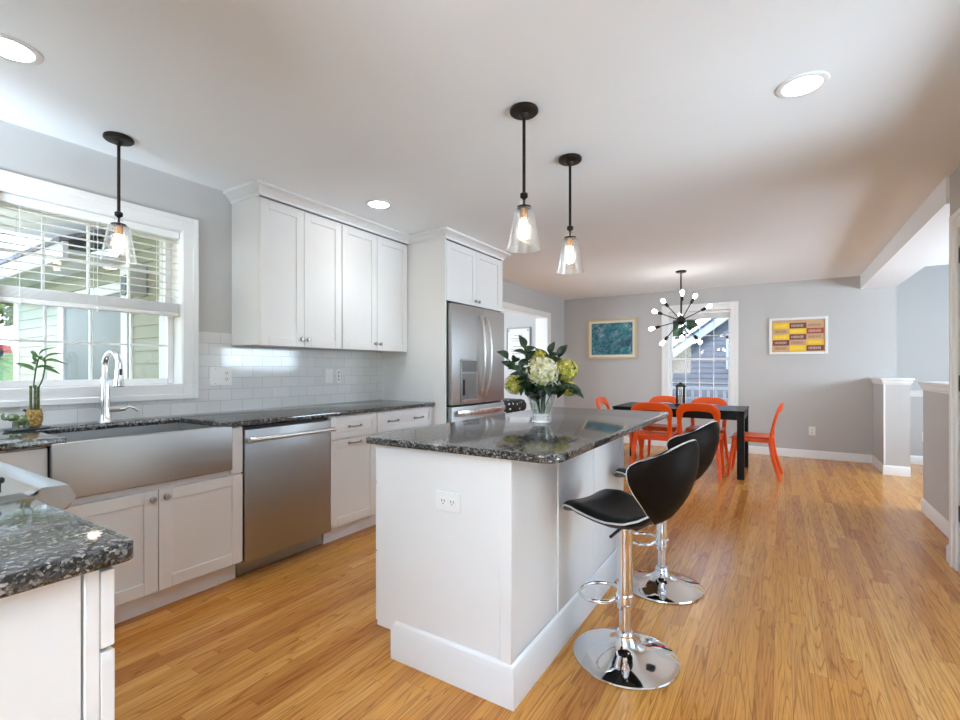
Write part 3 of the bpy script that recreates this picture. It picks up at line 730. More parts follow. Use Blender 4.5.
bm = B(); box(bm, -1.345, IX1, IY0+.0, IY1-.005, 0, .1); obj('toe_kick', bm, M['white'], t)
for a0, a1 in ((1.502, 2.214), (2.218, 2.928)):
    for z0, z1 in ((.715, .868), (.42, .708), (.118, .413)):
        d = obj('drawer', shaker('X-', IX0-.001, a0, a1, z0, z1, .05), M['white'], t); pull('X-', IX0-.021, (a0+a1)/2, (z0+z1)/2, d)
bm = B(); slab(bm, roundpoly([(-1.515, 1.462), (-.625, 1.462), (-.625, 3.39), (-1.515, 3.39)], [.03, .09, .05, .03], 8), .884, .914, .005, 3)
tag(obj('worktop', bm, M['granite'], loc=(-1.07, 2.4, .884)), 'dark granite top on the white kitchen island', 'countertop')

# ------------------------------------------------------------------ outlets
def outlet(label, face, f, a, z, kind='duplex', wide=.075, high=.118, name='wall_outlet', horiz=False):
    loc = {'X': (f, a, z), 'Y': (a, f, z)}[face[0]]
    t = thing(name, label, 'outlet' if name == 'wall_outlet' else 'switch', loc)
    W_, H_ = (high, wide) if horiz else (wide, high)
    bm = B(); fbox(bm, face, f, a-W_/2, a+W_/2, .0005, .006, z-H_/2, z+H_/2, .002); obj('cover_plate', bm, M['plate'], t)
    def rec(aa):
        for s in (-1, 1):
            ca, cz = (aa+s*.021, z) if horiz else (aa, z+s*.021)
            bm = B(); fbox(bm, face, f, ca-.015, ca+.015, .005, .008, cz-.014, cz+.014, .001); o = obj('receptacle', bm, M['plate'], t)
            bm = B()
            for d in (-.006, .006): fbox(bm, face, f, ca+d-.0015, ca+d+.0015, .0078, .0084, cz-.002, cz+.008)
            fbox(bm, face, f, ca-.0025, ca+.0025, .0078, .0084, cz-.010, cz-.006); obj('slots', bm, M['dark'], o)
    def rock(aa):
        bm = B(); fbox(bm, face, f, aa-.016, aa+.016, .005, .009, z-.033, z+.033, .002); obj('rocker', bm, M['plate'], t)
        for s in (-1, 1): bm = B(); fbox(bm, face, f, aa-.002, aa+.002, .0058, .0066, z+s*.048-.002, z+s*.048+.002); obj('screw', bm, M['dark'], t)
    if kind == 'duplex': rec(a)
    elif kind == 'double': rock(a-.037); rec(a+.037)
    elif kind == 'switch': rock(a)
    elif kind == 'buttons':
        for k in (-1, 0, 1):
            bm = B(); lathe(bm, [(0, .005), (.007, .005), (.006, .009), (0, .009)], (f, a, z+.03*k), 10, (1, 0, 0)); obj('button', bm, M['dark'], t)
TX = WX+.008
outlet('white double plate with switch and outlet on tile right of the window', 'X+', TX, 1.772, 1.156, 'double', .15, .122)
outlet('white rocker switch plate on the tile under the wall cabinets', 'X+', TX, 2.678, 1.146, 'switch', .08, .118, 'wall_switch')
outlet('narrow white plate with three dark buttons on the tile near the refrigerator', 'X+', TX, 2.778, 1.145, 'buttons', .045, .118, 'wall_switch')
outlet('white outlet on the near end of the kitchen island', 'Y-', IY0-.008, -1.085, .690, 'duplex', .075, .118, horiz=True)
outlet('white outlet low on the dining room far wall', 'Y-', FY, .369, .368)
outlet('white outlet on the low landing wall behind the half walls', 'Y-', 8.04, 1.555, .348)

# ------------------------------------------------------------------ recessed ceiling lights
for (x, y, lab) in ((-2.45, .565, 'recessed round ceiling light at the far left above the sink end'), (-2.476, 2.541, 'recessed round ceiling light in front of the wall cabinets'), (.08, 2.436, 'recessed round ceiling light over the open floor right of the island'), (.08, .45, 'added recessed round ceiling light directly overhead, out of view')):  # the overhead fourth one is an unseen addition for brightness
    t = thing('recessed_light', lab, 'ceiling light', (x, y, CZ), 'recessed ceiling lights')
    bm = B(); lathe(bm, [(.072, CZ-.001), (.072, CZ-.006), (.088, CZ-.008), (.096, CZ-.004), (.097, CZ-.0005)], (x, y, 0), 40)
    obj('trim_ring', bm, M['trim'], t)
    bm = B(); lathe(bm, [(0, CZ-.004), (.072, CZ-.004), (.072, CZ-.001), (0, CZ-.001)], (x, y, 0), 40); obj('lens', bm, M['lamp_on'], t)
    lamp('recessed_light_lamp', 'SPOT', (x, y, CZ-.02), (4 if y < .5 else (12 if x < -2 and y < 1 else 6)), (0, 0, 0), .07, color=(.84, .925, 1), spot_size=math.radians(112), spot_blend=.9)

# ------------------------------------------------------------------ pendants
def pendant(x, y, lab, zb=1.76):
    t = thing('pendant_light', lab, 'pendant lamp', (x, y, CZ), 'seeded glass pendant lamps')
    bm = B(); lathe(bm, [(0, CZ-.001), (.063, CZ-.001), (.066, CZ-.006), (.066, CZ-.016), (.060, CZ-.022), (.022, CZ-.026), (.016, CZ-.038), (.010, CZ-.045), (0, CZ-.045)], (x, y, 0), 40); obj('canopy', bm, M['bronze'], t)
    bm = B(); tube(bm, [(x, y, CZ-.04), (x, y, zb+.25)], .0075, 12); obj('rod', bm, M['bronze'], t)
    bm = B(); lathe(bm, [(0, .262), (.010, .262), (.018, .256), (.018, .240), (.010, .234), (.006, .228), (.006, .202), (.022, .200), (.034, .196), (.034, .190), (.018, .188), (0, .188)], (x, y, zb), 24); fit_ = obj('fitter', bm, M['bronze'], t)
    bm = B(); lathe(bm, [(0, .190), (.017, .190), (.018, .150), (.014, .144), (0, .144)], (x, y, zb), 20); obj('socket', bm, M['brass'], fit_)
    bm = B(); lathe(bm, [(.020, .222), (.021, .206), (.026, .194), (.043, .186), (.049, .176), (.078, .0), (.0755, .0), (.047, .174), (.042, .183), (.026, .190)], (x, y, zb), 40); obj('glass_shade', bm, M['seeded'], t)
    bm = B(); lathe(bm, [(0, .144), (.009, .142), (.011, .13), (.017, .108), (.021, .085), (.019, .065), (.011, .052), (0, .048)], (x, y, zb), 20); obj('bulb', bm, M['bulb_on'], t)
pendant(-2.905, 1.086, 'dark bronze pendant with clear glass shade over the sink')
pendant(-1.003, 1.972, 'dark bronze glass-shade pendant over the near part of the island')
pendant(-1.013, 2.570, 'dark bronze glass-shade pendant over the far part of the island')

# ------------------------------------------------------------------ sputnik chandelier
HX, HY, HZ = -1.026, 6.256, 1.80
t = thing('chandelier', 'bronze sputnik chandelier with bare globe bulbs over the dining table', 'chandelier', (HX, HY, CZ))
bm = B(); lathe(bm, [(0, CZ-.001), (.06, CZ-.001), (.062, CZ-.012), (.055, CZ-.02), (0, CZ-.02)], (HX, HY, 0), 32); obj('canopy', bm, M['bronze'], t)
bm = B(); tube(bm, [(HX, HY, CZ-.015), (HX, HY, HZ)], .009, 12); obj('rod', bm, M['bronze'], t)
bm = B(); ball(bm, (HX, HY, HZ), .055, 24); obj('hub', bm, M['bronze'], t)
r_ = Vector((math.cos(math.radians(32.25)), math.sin(math.radians(32.25)), 0)); f_ = Vector((-r_.y, r_.x, 0))
# arm directions as (across, up, depth) seen from the kitchen
arms = [(-.58, .74, .3), (.04, .9, -.4), (.44, .84, .25), (.90, .44, -.2), (-.86, .39, .3), (-.96, -.26, -.1), (-.6, -.78, -.2), (.03, -.65, -.76), (.59, -.71, .35), (.53, -.13, -.84), (-.03, .29, .95), (.60, -.02, .8)]
fh = Vector((HX, HY, 0)).normalized(); rh = Vector((fh.y, -fh.x, 0))
for a_, u_, d_ in arms:
    v = (rh*a_+fh*d_+Vector((0, 0, u_))).normalized(); c0 = Vector((HX, HY, HZ)); L = .315
    bm = B(); tube(bm, [c0+v*.04, c0+v*(L-.03)], .006, 8); ar = obj('arm', bm, M['bronze'], t)
    bm = B(); lathe(bm, [(0, L-.065), (.013, L-.063), (.019, L-.05), (.019, L-.01), (.015, L), (0, L)], c0, 14, v); obj('socket', bm, M['bronze'], ar)
    bm = B(); lathe(bm, [(0, L), (.013, L), (.014, L+.012), (.021, L+.032), (.024, L+.046), (.021, L+.061), (.011, L+.070), (0, L+.072)], c0, 16, v); obj('bulb', bm, M['bulb_warm'], ar)

# ------------------------------------------------------------------ pictures
def picture(label, x0, x1, z0, z1, fw, fm, mm, mw):
    t = thing('framed_picture', label, 'picture', ((x0+x1)/2, FY, z0))
    bm = B(); y0, y1 = FY-.028, FY-.001
    box(bm, x0, x0+fw, y0, y1, z0, z1, .003); box(bm, x1-fw, x1, y0, y1, z0, z1, .003); box(bm, x0+fw, x1-fw, y0, y1, z0, z0+fw, .003); box(bm, x0+fw, x1-fw, y0, y1, z1-fw, z1, .003)
    obj('frame', bm, fm, t)
    bm = B(); box(bm, x0+fw-.001, x1-fw+.001, FY-.012, FY-.002, z0+fw-.001, z1-fw+.001); obj('mat_board', bm, mm, t)
    return t, (x0+fw+mw, x1-fw-mw, z0+fw+mw, z1-fw-mw)
t, (a0, a1, b0, b1) = picture('teal and blue painting in a pale gold frame on the far wall', -2.76, -1.944, 1.375, 2.035, .03, M['gold'], M['mat_board'], .038)
bm = B(); box(bm, a0, a1, FY-.014, FY-.0115, b0, b1); obj('canvas', bm, M['teal_painting'], t)
t, (a0, a1, b0, b1) = picture('yellow and red block print in a white frame right of the dining window', -.124, .544, 1.408, 1.91, .032, M['frame_white'], M['bar2'], .012)
pr_ = [0, 1, 2, 2, 0, 4, 0, 1, 2, 1, 2, 3, 2, 0, 1]; dx = (a1-a0)/3; dz = (b1-.028-b0)/5
bars = [B() for _ in range(5)]; ink = B(); inkl = B(); inkg = B()
for r in range(5):
    for c in range(3):
        k = pr_[r*3+c]; x = a0+c*dx; z = b1-.028-(r+1)*dz
        box(bars[k], x, x+dx-.0015, FY-.0135, FY-.0115, z+.001, z+dz-.001)
        tgt = inkg if k in (0, 3) else (inkl if k in (1, 4) else ink)
        for j in range(9):
            h = random.choice((.5, .5, .38)); xx = x+dx*(.12+.082*j)
            box(tgt, xx, xx+dx*.03, FY-.0142, FY-.0134, z+dz*(.5-h/2), z+dz*(.5+h/2))
            if j % 2: box(tgt, xx+dx*.03, xx+dx*.055, FY-.0142, FY-.0134, z+dz*.44, z+dz*.58)
for k, b_ in enumerate(bars): obj('printed_blocks', b_, M['bar%d' % k], t)
obj('printed_marks', ink, M['ink'], t); obj('printed_marks', inkl, M['ink_light'], t); obj('printed_marks', inkg, M['ink_gold'], t)
# certificate seen through the doorway
t = thing('framed_certificate', 'white printed certificate in a grey frame seen through the left doorway', 'picture', (-4.0, 7.52, 1.3))
CY_ = 7.519; x0, x1, z0, z1 = -4.17, -3.69, 1.30, 1.945
bm = B(); 
box(bm, x0, x0+.02, CY_-.03, CY_, z0, z1, .002); box(bm, x1-.02, x1, CY_-.03, CY_, z0, z1, .002); box(bm, x0+.02, x1-.02, CY_-.03, CY_, z0, z0+.02, .002); box(bm, x0+.02, x1-.02, CY_-.03, CY_, z1-.02, z1, .002)
obj('frame', bm, M['grey_frame'], t)
bm = B(); box(bm, x0+.019, x1-.019, CY_-.012, CY_-.002, z0+.019, z1-.019); obj('paper', bm, M['paper'], t)
bm = B()
for z, q in ((1.80, .5), (1.74, .8), (1.70, .7), (1.60, .6), (1.555, .85), (1.515, .8), (1.475, .7), (1.40, .4)):
    n_ = int(14*q); ww = (x1-x0-.1)*q/n_
    for k in range(n_): box(bm, (x0+x1)/2+(k-n_/2)*ww, (x0+x1)/2+(k-n_/2)*ww+ww*random.uniform(.5, .85), CY_-.0135, CY_-.0115, z, z+.012)
obj('print_lines', bm, M['text'], t)
bm = B()
for x in (x0+.05, x1-.05): lathe(bm, [(0, 0), (.012, 0), (.01, .01), (0, .012)], (x, CY_-.012, z1-.055), 10, (0, -1, 0))
obj('pins', bm, M['text'], t)
# bench with dotted cushion in the side room
t = thing('bench', 'low white bench mostly hidden behind the island, through the doorway', 'bench', (-3.78, 6.75, 0))
bm = B(); box(bm, -4.05, -3.45, 6.3, 7.05, .46, .51, .004); obj('seat', bm, M['white'], t)
for x in (-4.02, -3.53):
    for y in (6.33, 6.97): bm = B(); box(bm, x, x+.05, y, y+.05, 0, .46); obj('leg', bm, M['white'], t)
bm = B(); box(bm, -3.98, -3.47, 6.36, 6.98, .511, .72, .09, 4)
tag(obj('cushion', bm, M['dotted_fabric'], loc=(-3.72, 6.67, .511)), 'black cushion with white dots behind the vase, through the doorway', 'cushion')

# ------------------------------------------------------------------ bar stools
def grid_shell(bm, fn, nu, nv, th, nrm=1):
    G = [[Vector(fn(-1+2*i/nu, j/nv)) for i in range(nu+1)] for j in range(nv+1)]
    N = [[None]*(nu+1) for _ in range(nv+1)]
    for j in range(nv+1):
        for i in range(nu+1):
            du = G[j][min(i+1, nu)]-G[j][max(i-1, 0)]; dv = G[min(j+1, nv)][i]-G[max(j-1, 0)][i]
            n_ = du.cross(dv); N[j][i] = (n_.normalized() if n_.length > 1e-9 else Vector((0, 0, 1)))*nrm
    edge = lambda i, j: min(1, .35+4*min(i/nu, 1-i/nu, j/nv, 1-j/nv)*2)
    A = [[bm.verts.new(G[j][i]+N[j][i]*th/2*edge(i, j)) for i in range(nu+1)] for j in range(nv+1)]
    C = [[bm.verts.new(G[j][i]-N[j][i]*th/2*edge(i, j)) for i in range(nu+1)] for j in range(nv+1)]
    for j in range(nv):
        for i in range(nu):
            bm.faces.new((A[j][i], A[j][i+1], A[j+1][i+1], A[j+1][i])); bm.faces.new((C[j][i], C[j+1][i], C[j+1][i+1], C[j][i+1]))
    bd = [(i, 0) for i in range(nu)]+[(nu, j) for j in range(nv)]+[(i, nv) for i in range(nu, 0, -1)]+[(0, j) for j in range(nv, 0, -1)]
    for k in range(len(bd)):
        (i, j), (p, q) = bd[k], bd[(k+1) % len(bd)]
        bm.faces.new((A[j][i], C[j][i], C[q][p], A[q][p]))
    return [G[j][i] for i, j in bd], [N[j][i] for i, j in bd]
def lerp_tab(tab, x):
    for (a, fa), (b, fb) in zip(tab, tab[1:]):
        if x <= b:
            s = (x-a)/(b-a); s = max(0, min(1, s)); return fa+(fb-fa)*s
    return tab[-1][1]
BW = [(0, .03), (.05, .062), (.12, .092), (.21, .122), (.39, .168), (.55, .196), (.68, .209), (.8, .212), (.9, .200), (.96, .182), (1, .155)]
XC = [(0, .150), (.12, .185), (.25, .217), (.38, .243), (.55, .264), (.7, .276), (1, .280)]
def back_fn(u, v):
    y = sum(lerp_tab(BW, max(0, min(1, v+d)))*k_ for d, k_ in ((-.05, .25), (0, .5), (.05, .25)))*u
    if v > .82: y *= math.sqrt(max(0, 1-((v-.82)/.30)**2))
    z = .598+.337*v-.045*u*u*v
    x = lerp_tab(XC, v)-.175*(abs(y)/.23)**2.0
    return (x, y, z)
SWT = [(0, .10), (.04, .135), (.12, .172), (.3, .195), (.55, .195), (.8, .175), (.93, .14), (1, .10)]
def seat_fn(u, v):
    x = -.235+.40*v; y = lerp_tab(SWT, v)*u
    z = lerp_tab([(0, .572), (.06, .597), (.14, .614), (.25, .617), (.45, .602), (.65, .592), (.82, .598), (.93, .615), (1, .635)], v)+.018*u*u*(1-.3*v)
    return (x, y, z)
def make_stool(label):
    t = thing('bar_stool', label, 'bar stool', (0, 0, 0), 'black bar stools along the island')
    bm = B(); lathe(bm, [(0, 0), (.208, 0), (.213, .004), (.211, .010), (.19, .018), (.14, .030), (.09, .045), (.055, .062), (.040, .080), (.036, .092), (0, .092)], (0, 0, 0), 64); obj('base', bm, M['chrome'], t)
    bm = B(); tube(bm, [(0, 0, .085), (0, 0, .24)], .0235, 24); obj('gas_column', bm, M['chrome'], t)
    bm = B(); lathe(bm, [(0, .09), (.036, .09), (.037, .10), (.030, .112), (.0238, .115), (0, .115)], (0, 0, 0), 24); obj('collar', bm, M['chrome'], t)
    bm = B(); lathe(bm, [(0, .205), (.0305, .205), (.0315, .21), (.0315, .575), (0, .575)], (0, 0, 0), 24); obj('sleeve', bm, M['chrome'], t)
    bm = B(); pts = []
    for k in range(25):
        a = math.radians(-150+300*k/24); pts.append((-.115+-.085*math.cos(a)*1.0, .098*math.sin(a), .232))
    pts = [(-.02, -.036, .250)]+pts+[(-.02, .036, .250)]
    tube(bm, pts, .0085, 10)
    lathe(bm, [(.032, .225), (.036, .23), (.036, .262), (.032, .267)], (0, 0, 0), 24)
    obj('footrest', bm, M['chrome'], t)
    bm = B(); box(bm, -.09, .09, -.06, .06, .560, .574, .003); tube(bm, [(.02, -.02, .565), (.05, -.19, .560)], .006, 8); obj('seat_plate', bm, M['dark'], t)
    bm = B(); bd, nn = grid_shell(bm, seat_fn, 20, 28, .042); s = obj('seat', bm, M['leather'], t, hard=60)
    bm = B(); tube(bm, bd, .0042, 8, closed=True); obj('piping', bm, M['piping'], s)
    bm = B(); bd, nn = grid_shell(bm, back_fn, 24, 20, .030); b_ = obj('backrest', bm, M['leather_brown'], t, hard=60)
    bm = B(); tube(bm, bd, .0036, 8, closed=True); obj('piping', bm, M['piping'], b_)
    bm = B(); pts = [(.06, 0, .578), (.125, 0, .585), (.158, 0, .612), (.172, 0, .66)]; sweep(bm, pts, (.008, .05), (0, 1, 0)); obj('back_bracket', bm, M['chrome'], t)
    return t
st = make_stool('black bar stool with chrome trumpet base, nearer the camera'); st.location = (-.548, 2.005, 0); st.rotation_euler.z = math.radians(-15)
s2 = copy_tree(st); s2['label'] = 'black bar stool farther along the island, behind the nearer stool'; s2.location = (-.552, 2.77, 0); s2.rotation_euler.z = math.radians(-15)

# ------------------------------------------------------------------ dining table and chairs
t = thing('dining_table', 'black rectangular dining table under the sputnik chandelier', 'table', (-1.03, 6.3, 0))
TX0, TX1, TY0, TY1, TZ = -1.76, -.32, 5.87, 6.73, .745
bm = B(); box(bm, TX0, TX1, TY0, TY1, TZ-.022, TZ, .003); obj('tabletop', bm, M['black_table'], t)
bm = B(); box(bm, TX0+.07, TX1-.07, TY0+.01, TY0+.03, TZ-.10, TZ-.022); box(bm, TX0+.07, TX1-.07, TY1-.03, TY1-.01, TZ-.10, TZ-.022); box(bm, TX0+.01, TX0+.03, TY0+.07, TY1-.07, TZ-.10, TZ-.022); box(bm, TX1-.03, TX1-.01, TY0+.07, TY1-.07, TZ-.10, TZ-.022); obj('apron', bm, M['black_table'], t)
for x in (TX0+.005, TX1-.075):
    for y in (TY0+.005, TY1-.075): bm = B(); box(bm, x, x+.07, y, y+.07, 0, TZ-.0225, .003); obj('leg', bm, M['black_table'], t)

def curve_pts(ctrl, n=8):
    out = []; P = [Vector(c) for c in ctrl]
    for i in range(len(P)-1):
        p0, p1, p2, p3 = P[max(i-1, 0)], P[i], P[i+1], P[min(i+2, len(P)-1)]
        for k in range(n):
            s = k/n; out.append(.5*((2*p1)+(p2-p0)*s+(2*p0-5*p1+4*p2-p3)*s*s+(3*p1-p0-3*p2+p3)*s**3))
    return out+[P[-1]]
def make_chair(label):
    t = thing('dining_chair', label, 'chair', (0, 0, 0), 'orange dining chairs')
    bm = B()
    def sf(u, v):
        x = u*(.20+.02*v); y = -.20+.42*v; z = .445-.012*(1-u*u)*math.sin(PI*v)+.01*u**4
        if v > .85: z -= .03*((v-.85)/.15)**2
        return (x, y, z)
    grid_shell(bm, sf, 12, 14, .024); obj('seat', bm, M['orange'], t, hard=60)
    bm = B()
    slab(bm, roundpoly([(-.185, -.18), (.185, -.18), (.2, .195), (-.2, .195)], .03, 4), .395, .438, .006); 
    obj('seat_rim', bm, M['orange'], t)
    for s in (-1, 1):
        bm = B(); p = curve_pts([(s*.180, .175, .43), (s*.192, .192, .3), (s*.205, .215, .15), (s*.215, .235, 0)], 5)
        n_ = len(p); sweep(bm, p, [(.048-.020*k/(n_-1), .040-.012*k/(n_-1)) for k in range(n_)], (0, 1, 0)); obj('leg', bm, M['orange'], t)
        bm = B(); p = curve_pts([(s*.180, -.175, .46), (s*.192, -.185, .33), (s*.208, -.22, .16), (s*.225, -.27, 0)], 5)
        n_ = len(p); sweep(bm, p, [(.052-.022*k/(n_-1), .046-.016*k/(n_-1)) for k in range(n_)], (0, 1, 0)); obj('leg', bm, M['orange'], t)
    half = [(-.182, -.178, .44), (-.190, -.190, .54), (-.192, -.215, .65), (-.180, -.242, .735), (-.130, -.262, .775), (-.06, -.272, .785), (0, -.275, .787)]
    full = half+[(-x, y, z) for x, y, z in half[-2::-1]]
    p = curve_pts(full, 5); n_ = len(p)
    sz = []
    for q in p: sz.append((.046+.045*max(0, min(1, (q.z-.62)/.15)), .024))
    bm = B(); sweep(bm, p, sz, (0, 1, .22)); obj('backrest', bm, M['orange'], t)
    return t
chairs = [((-.765, 5.95), 0, 'orange chair with its back to the kitchen, right of its neighbour at the table'),
          ((-1.235, 5.80), 2, 'orange chair with its back to the kitchen, half hidden by the island corner'),
          ((-1.335, 6.66), 180, 'orange chair on the window side of the table, left of the lantern'),
          ((-.79, 6.66), 180, 'orange chair on the window side of the table, right of the lantern'),
          ((-.255, 6.255), 88, 'orange chair at the right end of the table, seen side-on'),
          ((-1.78, 6.30), -90, 'orange chair at the left end of the table, behind the island')]
ch0 = make_chair(chairs[0][2])
for i, ((x, y), a, lab) in enumerate(chairs):
    c_ = ch0 if i == 0 else copy_tree(ch0)
    c_['label'] = lab; c_.location = (x, y, 0); c_.rotation_euler.z = math.radians(a)
# lantern on table
lx, ly = -1.055, 6.40
t = thing('lantern', 'small dark metal lantern standing on the dining table', 'lantern', (lx, ly, TZ))
bm = B(); box(bm, lx-.06, lx+.06, ly-.06, ly+.06, TZ+.0005, TZ+.022, .004); obj('base', bm, M['bronze'], t)
for sx in (-1, 1):
    for sy in (-1, 1): bm = B(); box(bm, lx+sx*.04-.006, lx+sx*.04+.006, ly+sy*.04-.006, ly+sy*.04+.006, TZ+.02, TZ+.24); obj('post', bm, M['bronze'], t)
bm = B(); lathe(bm, [(.066, .238), (.068, .246), (.05, .262), (.022, .275), (.016, .29), (0, .293)], (lx, ly, TZ), 24); obj('roof', bm, M['bronze'], t)
bm = B(); lathe(bm, [(0, .022), (.022, .022), (.022, .12), (0, .122)], (lx, ly, TZ), 16); obj('candle', bm, M['candle'], t)
bm = B(); lathe(bm, [(.034, .022), (.034, .238), (.032, .238), (.032, .022)], (lx, ly, TZ), 20); obj('glass_chimney', bm, M['vase'], t)

# ------------------------------------------------------------------ flowers in the vase
vx, vy, vz = -1.105, 2.385, .914
bm = B(); lathe(bm, [(0, .0005), (.052, .0005), (.055, .004), (.054, .018), (.046, .028), (.048, .038), (.060, .080), (.078, .140), (.094, .190), (.091, .190), (.074, .140), (.056, .082), (.043, .046), (0, .040)], (vx, vy, vz), 40)
v_ = thing('glass_vase', 'clear flared glass vase on the island worktop', 'vase', (vx, vy, vz)); obj('vessel', bm, M['vase'], v_)
bm = B(); lathe(bm, [(0, .0415), (.042, .047), (.0545, .082), (.061, .105), (0, .105)], (vx, vy, vz), 32); obj('water', bm, make_glass('vase_water', .8, (.90, .94, .90)), v_)
def leaf(bm, base, d, up, L, W, droop=.25, n=6):
    d = Vector(d).normalized(); up = Vector(up); s = d.cross(up).normalized(); nn = s.cross(d).normalized(); base = Vector(base); rows = []
    for k in range(n+1):
        q = k/n; w_ = W*(math.sin(PI*min(1, q**.8*.98+.02)))**.9
        c_ = base+d*L*q+nn*(L*.15*math.sin(PI*q)-droop*L*q*q)
        rows.append([bm.verts.new(c_-s*w_/2+nn*w_*.18), bm.verts.new(c_), bm.verts.new(c_+s*w_/2+nn*w_*.18)])
    for a, b in zip(rows, rows[1:]):
        for i in range(2): bm.faces.new((a[i], a[i+1], b[i+1], b[i]))
    tmp = [v for r in rows for v in r]
def V(a, u, d): return Vector((vx, vy, vz))+r_*a+f_*d+Vector((0, 0, u))
def hydrangea(label, a, u, d, R, m, seed):
    rnd = random.Random(seed); c_ = V(a, u, d)
    t = thing('hydrangea', label, 'flower', tuple(V(a*.05, .06, d*.05)), 'hydrangeas in the vase')
    bm = B(); p = [V(a*.08, .05, d*.08), V(a*.18, .17, d*.18), V(a*.55, (.17+u)/2+.01, d*.55), c_]; tube(bm, curve_pts(p, 4), .0045, 8); obj('stem', bm, M['stem'], t)
    bm = B(); ball(bm, c_, R*.80, 16)
    N_ = 150
    for k in range(N_):
        ph = k*2.39996; zz = 1-2*(k+.5)/N_; rr = math.sqrt(1-zz*zz); nrm = Vector((rr*math.cos(ph), rr*math.sin(ph), zz))
        nrm = (nrm+Vector((rnd.uniform(-.2, .2), rnd.uniform(-.2, .2), rnd.uniform(-.2, .2)))).normalized()
        o = c_+Vector((nrm.x, nrm.y, nrm.z*.92))*R*rnd.uniform(.9, 1.04)
        x = nrm.orthogonal().normalized(); y = nrm.cross(x); tw = rnd.uniform(0, PI); ps = R*.20
        cv = bm.verts.new(o-nrm*ps*.25)
        for q in range(4):
            a_ = tw+q*PI/2; dr = x*math.cos(a_)+y*math.sin(a_); sd = x*-math.sin(a_)+y*math.cos(a_)
            v1 = bm.verts.new(o+dr*ps*.6+sd*ps*.42+nrm*ps*rnd.uniform(0, .25)); v2 = bm.verts.new(o+dr*ps*.98+nrm*ps*rnd.uniform(-.1, .25)); v3 = bm.verts.new(o+dr*ps*.6-sd*ps*.42+nrm*ps*rnd.uniform(0, .25))
            bm.faces.new((cv, v1, v2, v3))
    obj('bloom', bm, m, t, hard=50)
    bm = B(); b_ = c_-(c_-Vector((vx, vy, vz+.2))).normalized()*R*.9
    for k in range(5):
        ang = k*1.3+seed; dr = r_*math.cos(ang)+f_*math.sin(ang)+Vector((0, 0, rnd.uniform(-.5, .1))); leaf(bm, b_, dr, (0, 0, 1), R*1.45, R*.8, .35)
    obj('leaves', bm, M['leaf'], t)
hydrangea('pale cream-green hydrangea at the front centre of the vase', -.003, .275, -.05, .086, M['hydrangea_petals'], 1)
hydrangea('bright yellow-green hydrangea on the right of the bouquet', .135, .285, .02, .066, M['hydrangea_yellow'], 2)
hydrangea('small yellow-green hydrangea low on the left of the bouquet', -.145, .205, .0, .058, M['hydrangea_yellow'], 3)
hydrangea('yellow-green hydrangea drooping low on the right of the bouquet', .142, .185, -.035, .045, M['hydrangea_yellow'], 4)
hydrangea('small yellow hydrangea peeping out above the front bloom', -.01, .355, .05, .045, M['hydrangea_yellow'], 5)
def branch(label, pts, lv, seed, L=.085, W=.044):
    rnd = random.Random(seed); P = curve_pts([V(*q) for q in pts], 5)
    t = thing('greenery_branch', label, 'foliage', tuple(V(0, .06, 0)), 'leafy branches in the vase')
    bm = B(); tube(bm, P, .003, 6); obj('stem', bm, M['stem'], t)
    bm = B(); n_ = len(P)
    for k in range(lv):
        i = int(n_*.42+(n_*.58-1)*k/max(1, lv-1)); i = min(n_-1, i)
        tg = (P[i]-P[max(0, i-1)]).normalized(); sd = (r_ if k % 2 else -r_)*rnd.uniform(.5, .9)+f_*rnd.uniform(-.7, .7)
        dr = tg*(.55 if k < lv-1 else 1.5)+sd*(1 if k < lv-1 else .2)
        leaf(bm, P[i], dr, (-f_*.7+Vector((0, 0, .7))) if rnd.random() < .7 else f_, L*rnd.uniform(.8, 1.15), W*rnd.uniform(.85, 1.15), rnd.uniform(.05, .35))
    obj('leaves', bm, M['leaf'], t)
branch('leafy branch reaching out on the far left of the bouquet', [(-.01, .05, 0), (-.04, .15, 0), (-.11, .27, -.01), (-.185, .345, -.02)], 9, 11)
branch('tall leafy branch rising left of centre in the bouquet', [(-.01, .05, 0), (-.03, .16, .01), (-.075, .31, .02), (-.095, .405, .01)], 9, 12)
branch('leafy branch rising right of centre in the bouquet', [(0, .05, 0), (.01, .16, .02), (.025, .30, .03), (.045, .375, .02)], 8, 13)
branch('leafy branch low on the right of the bouquet', [(.01, .05, 0), (.04, .14, -.03), (.09, .19, -.06), (.135, .175, -.07)], 8, 14)
branch('leafy branch low at the front left of the bouquet', [(-.01, .05, 0), (-.04, .14, -.03), (-.08, .22, -.06), (-.115, .26, -.07)], 9, 15)
branch('leafy branch filling the front of the vase mouth', [(0, .05, -.01), (-.005, .12, -.03), (.0, .17, -.06), (.03, .175, -.085)], 9, 16, .07, .042)
branch('leafy branch leaning back right of the bouquet', [(0, .05, 0), (.02, .16, .03), (.06, .28, .05), (.10, .355, .05)], 8, 17)
branch('leafy branch standing inside the glass at left', [(-.01, .055, 0), (-.02, .10, -.01), (-.04, .15, -.04), (-.065, .175, -.06)], 9, 18, .065, .04)
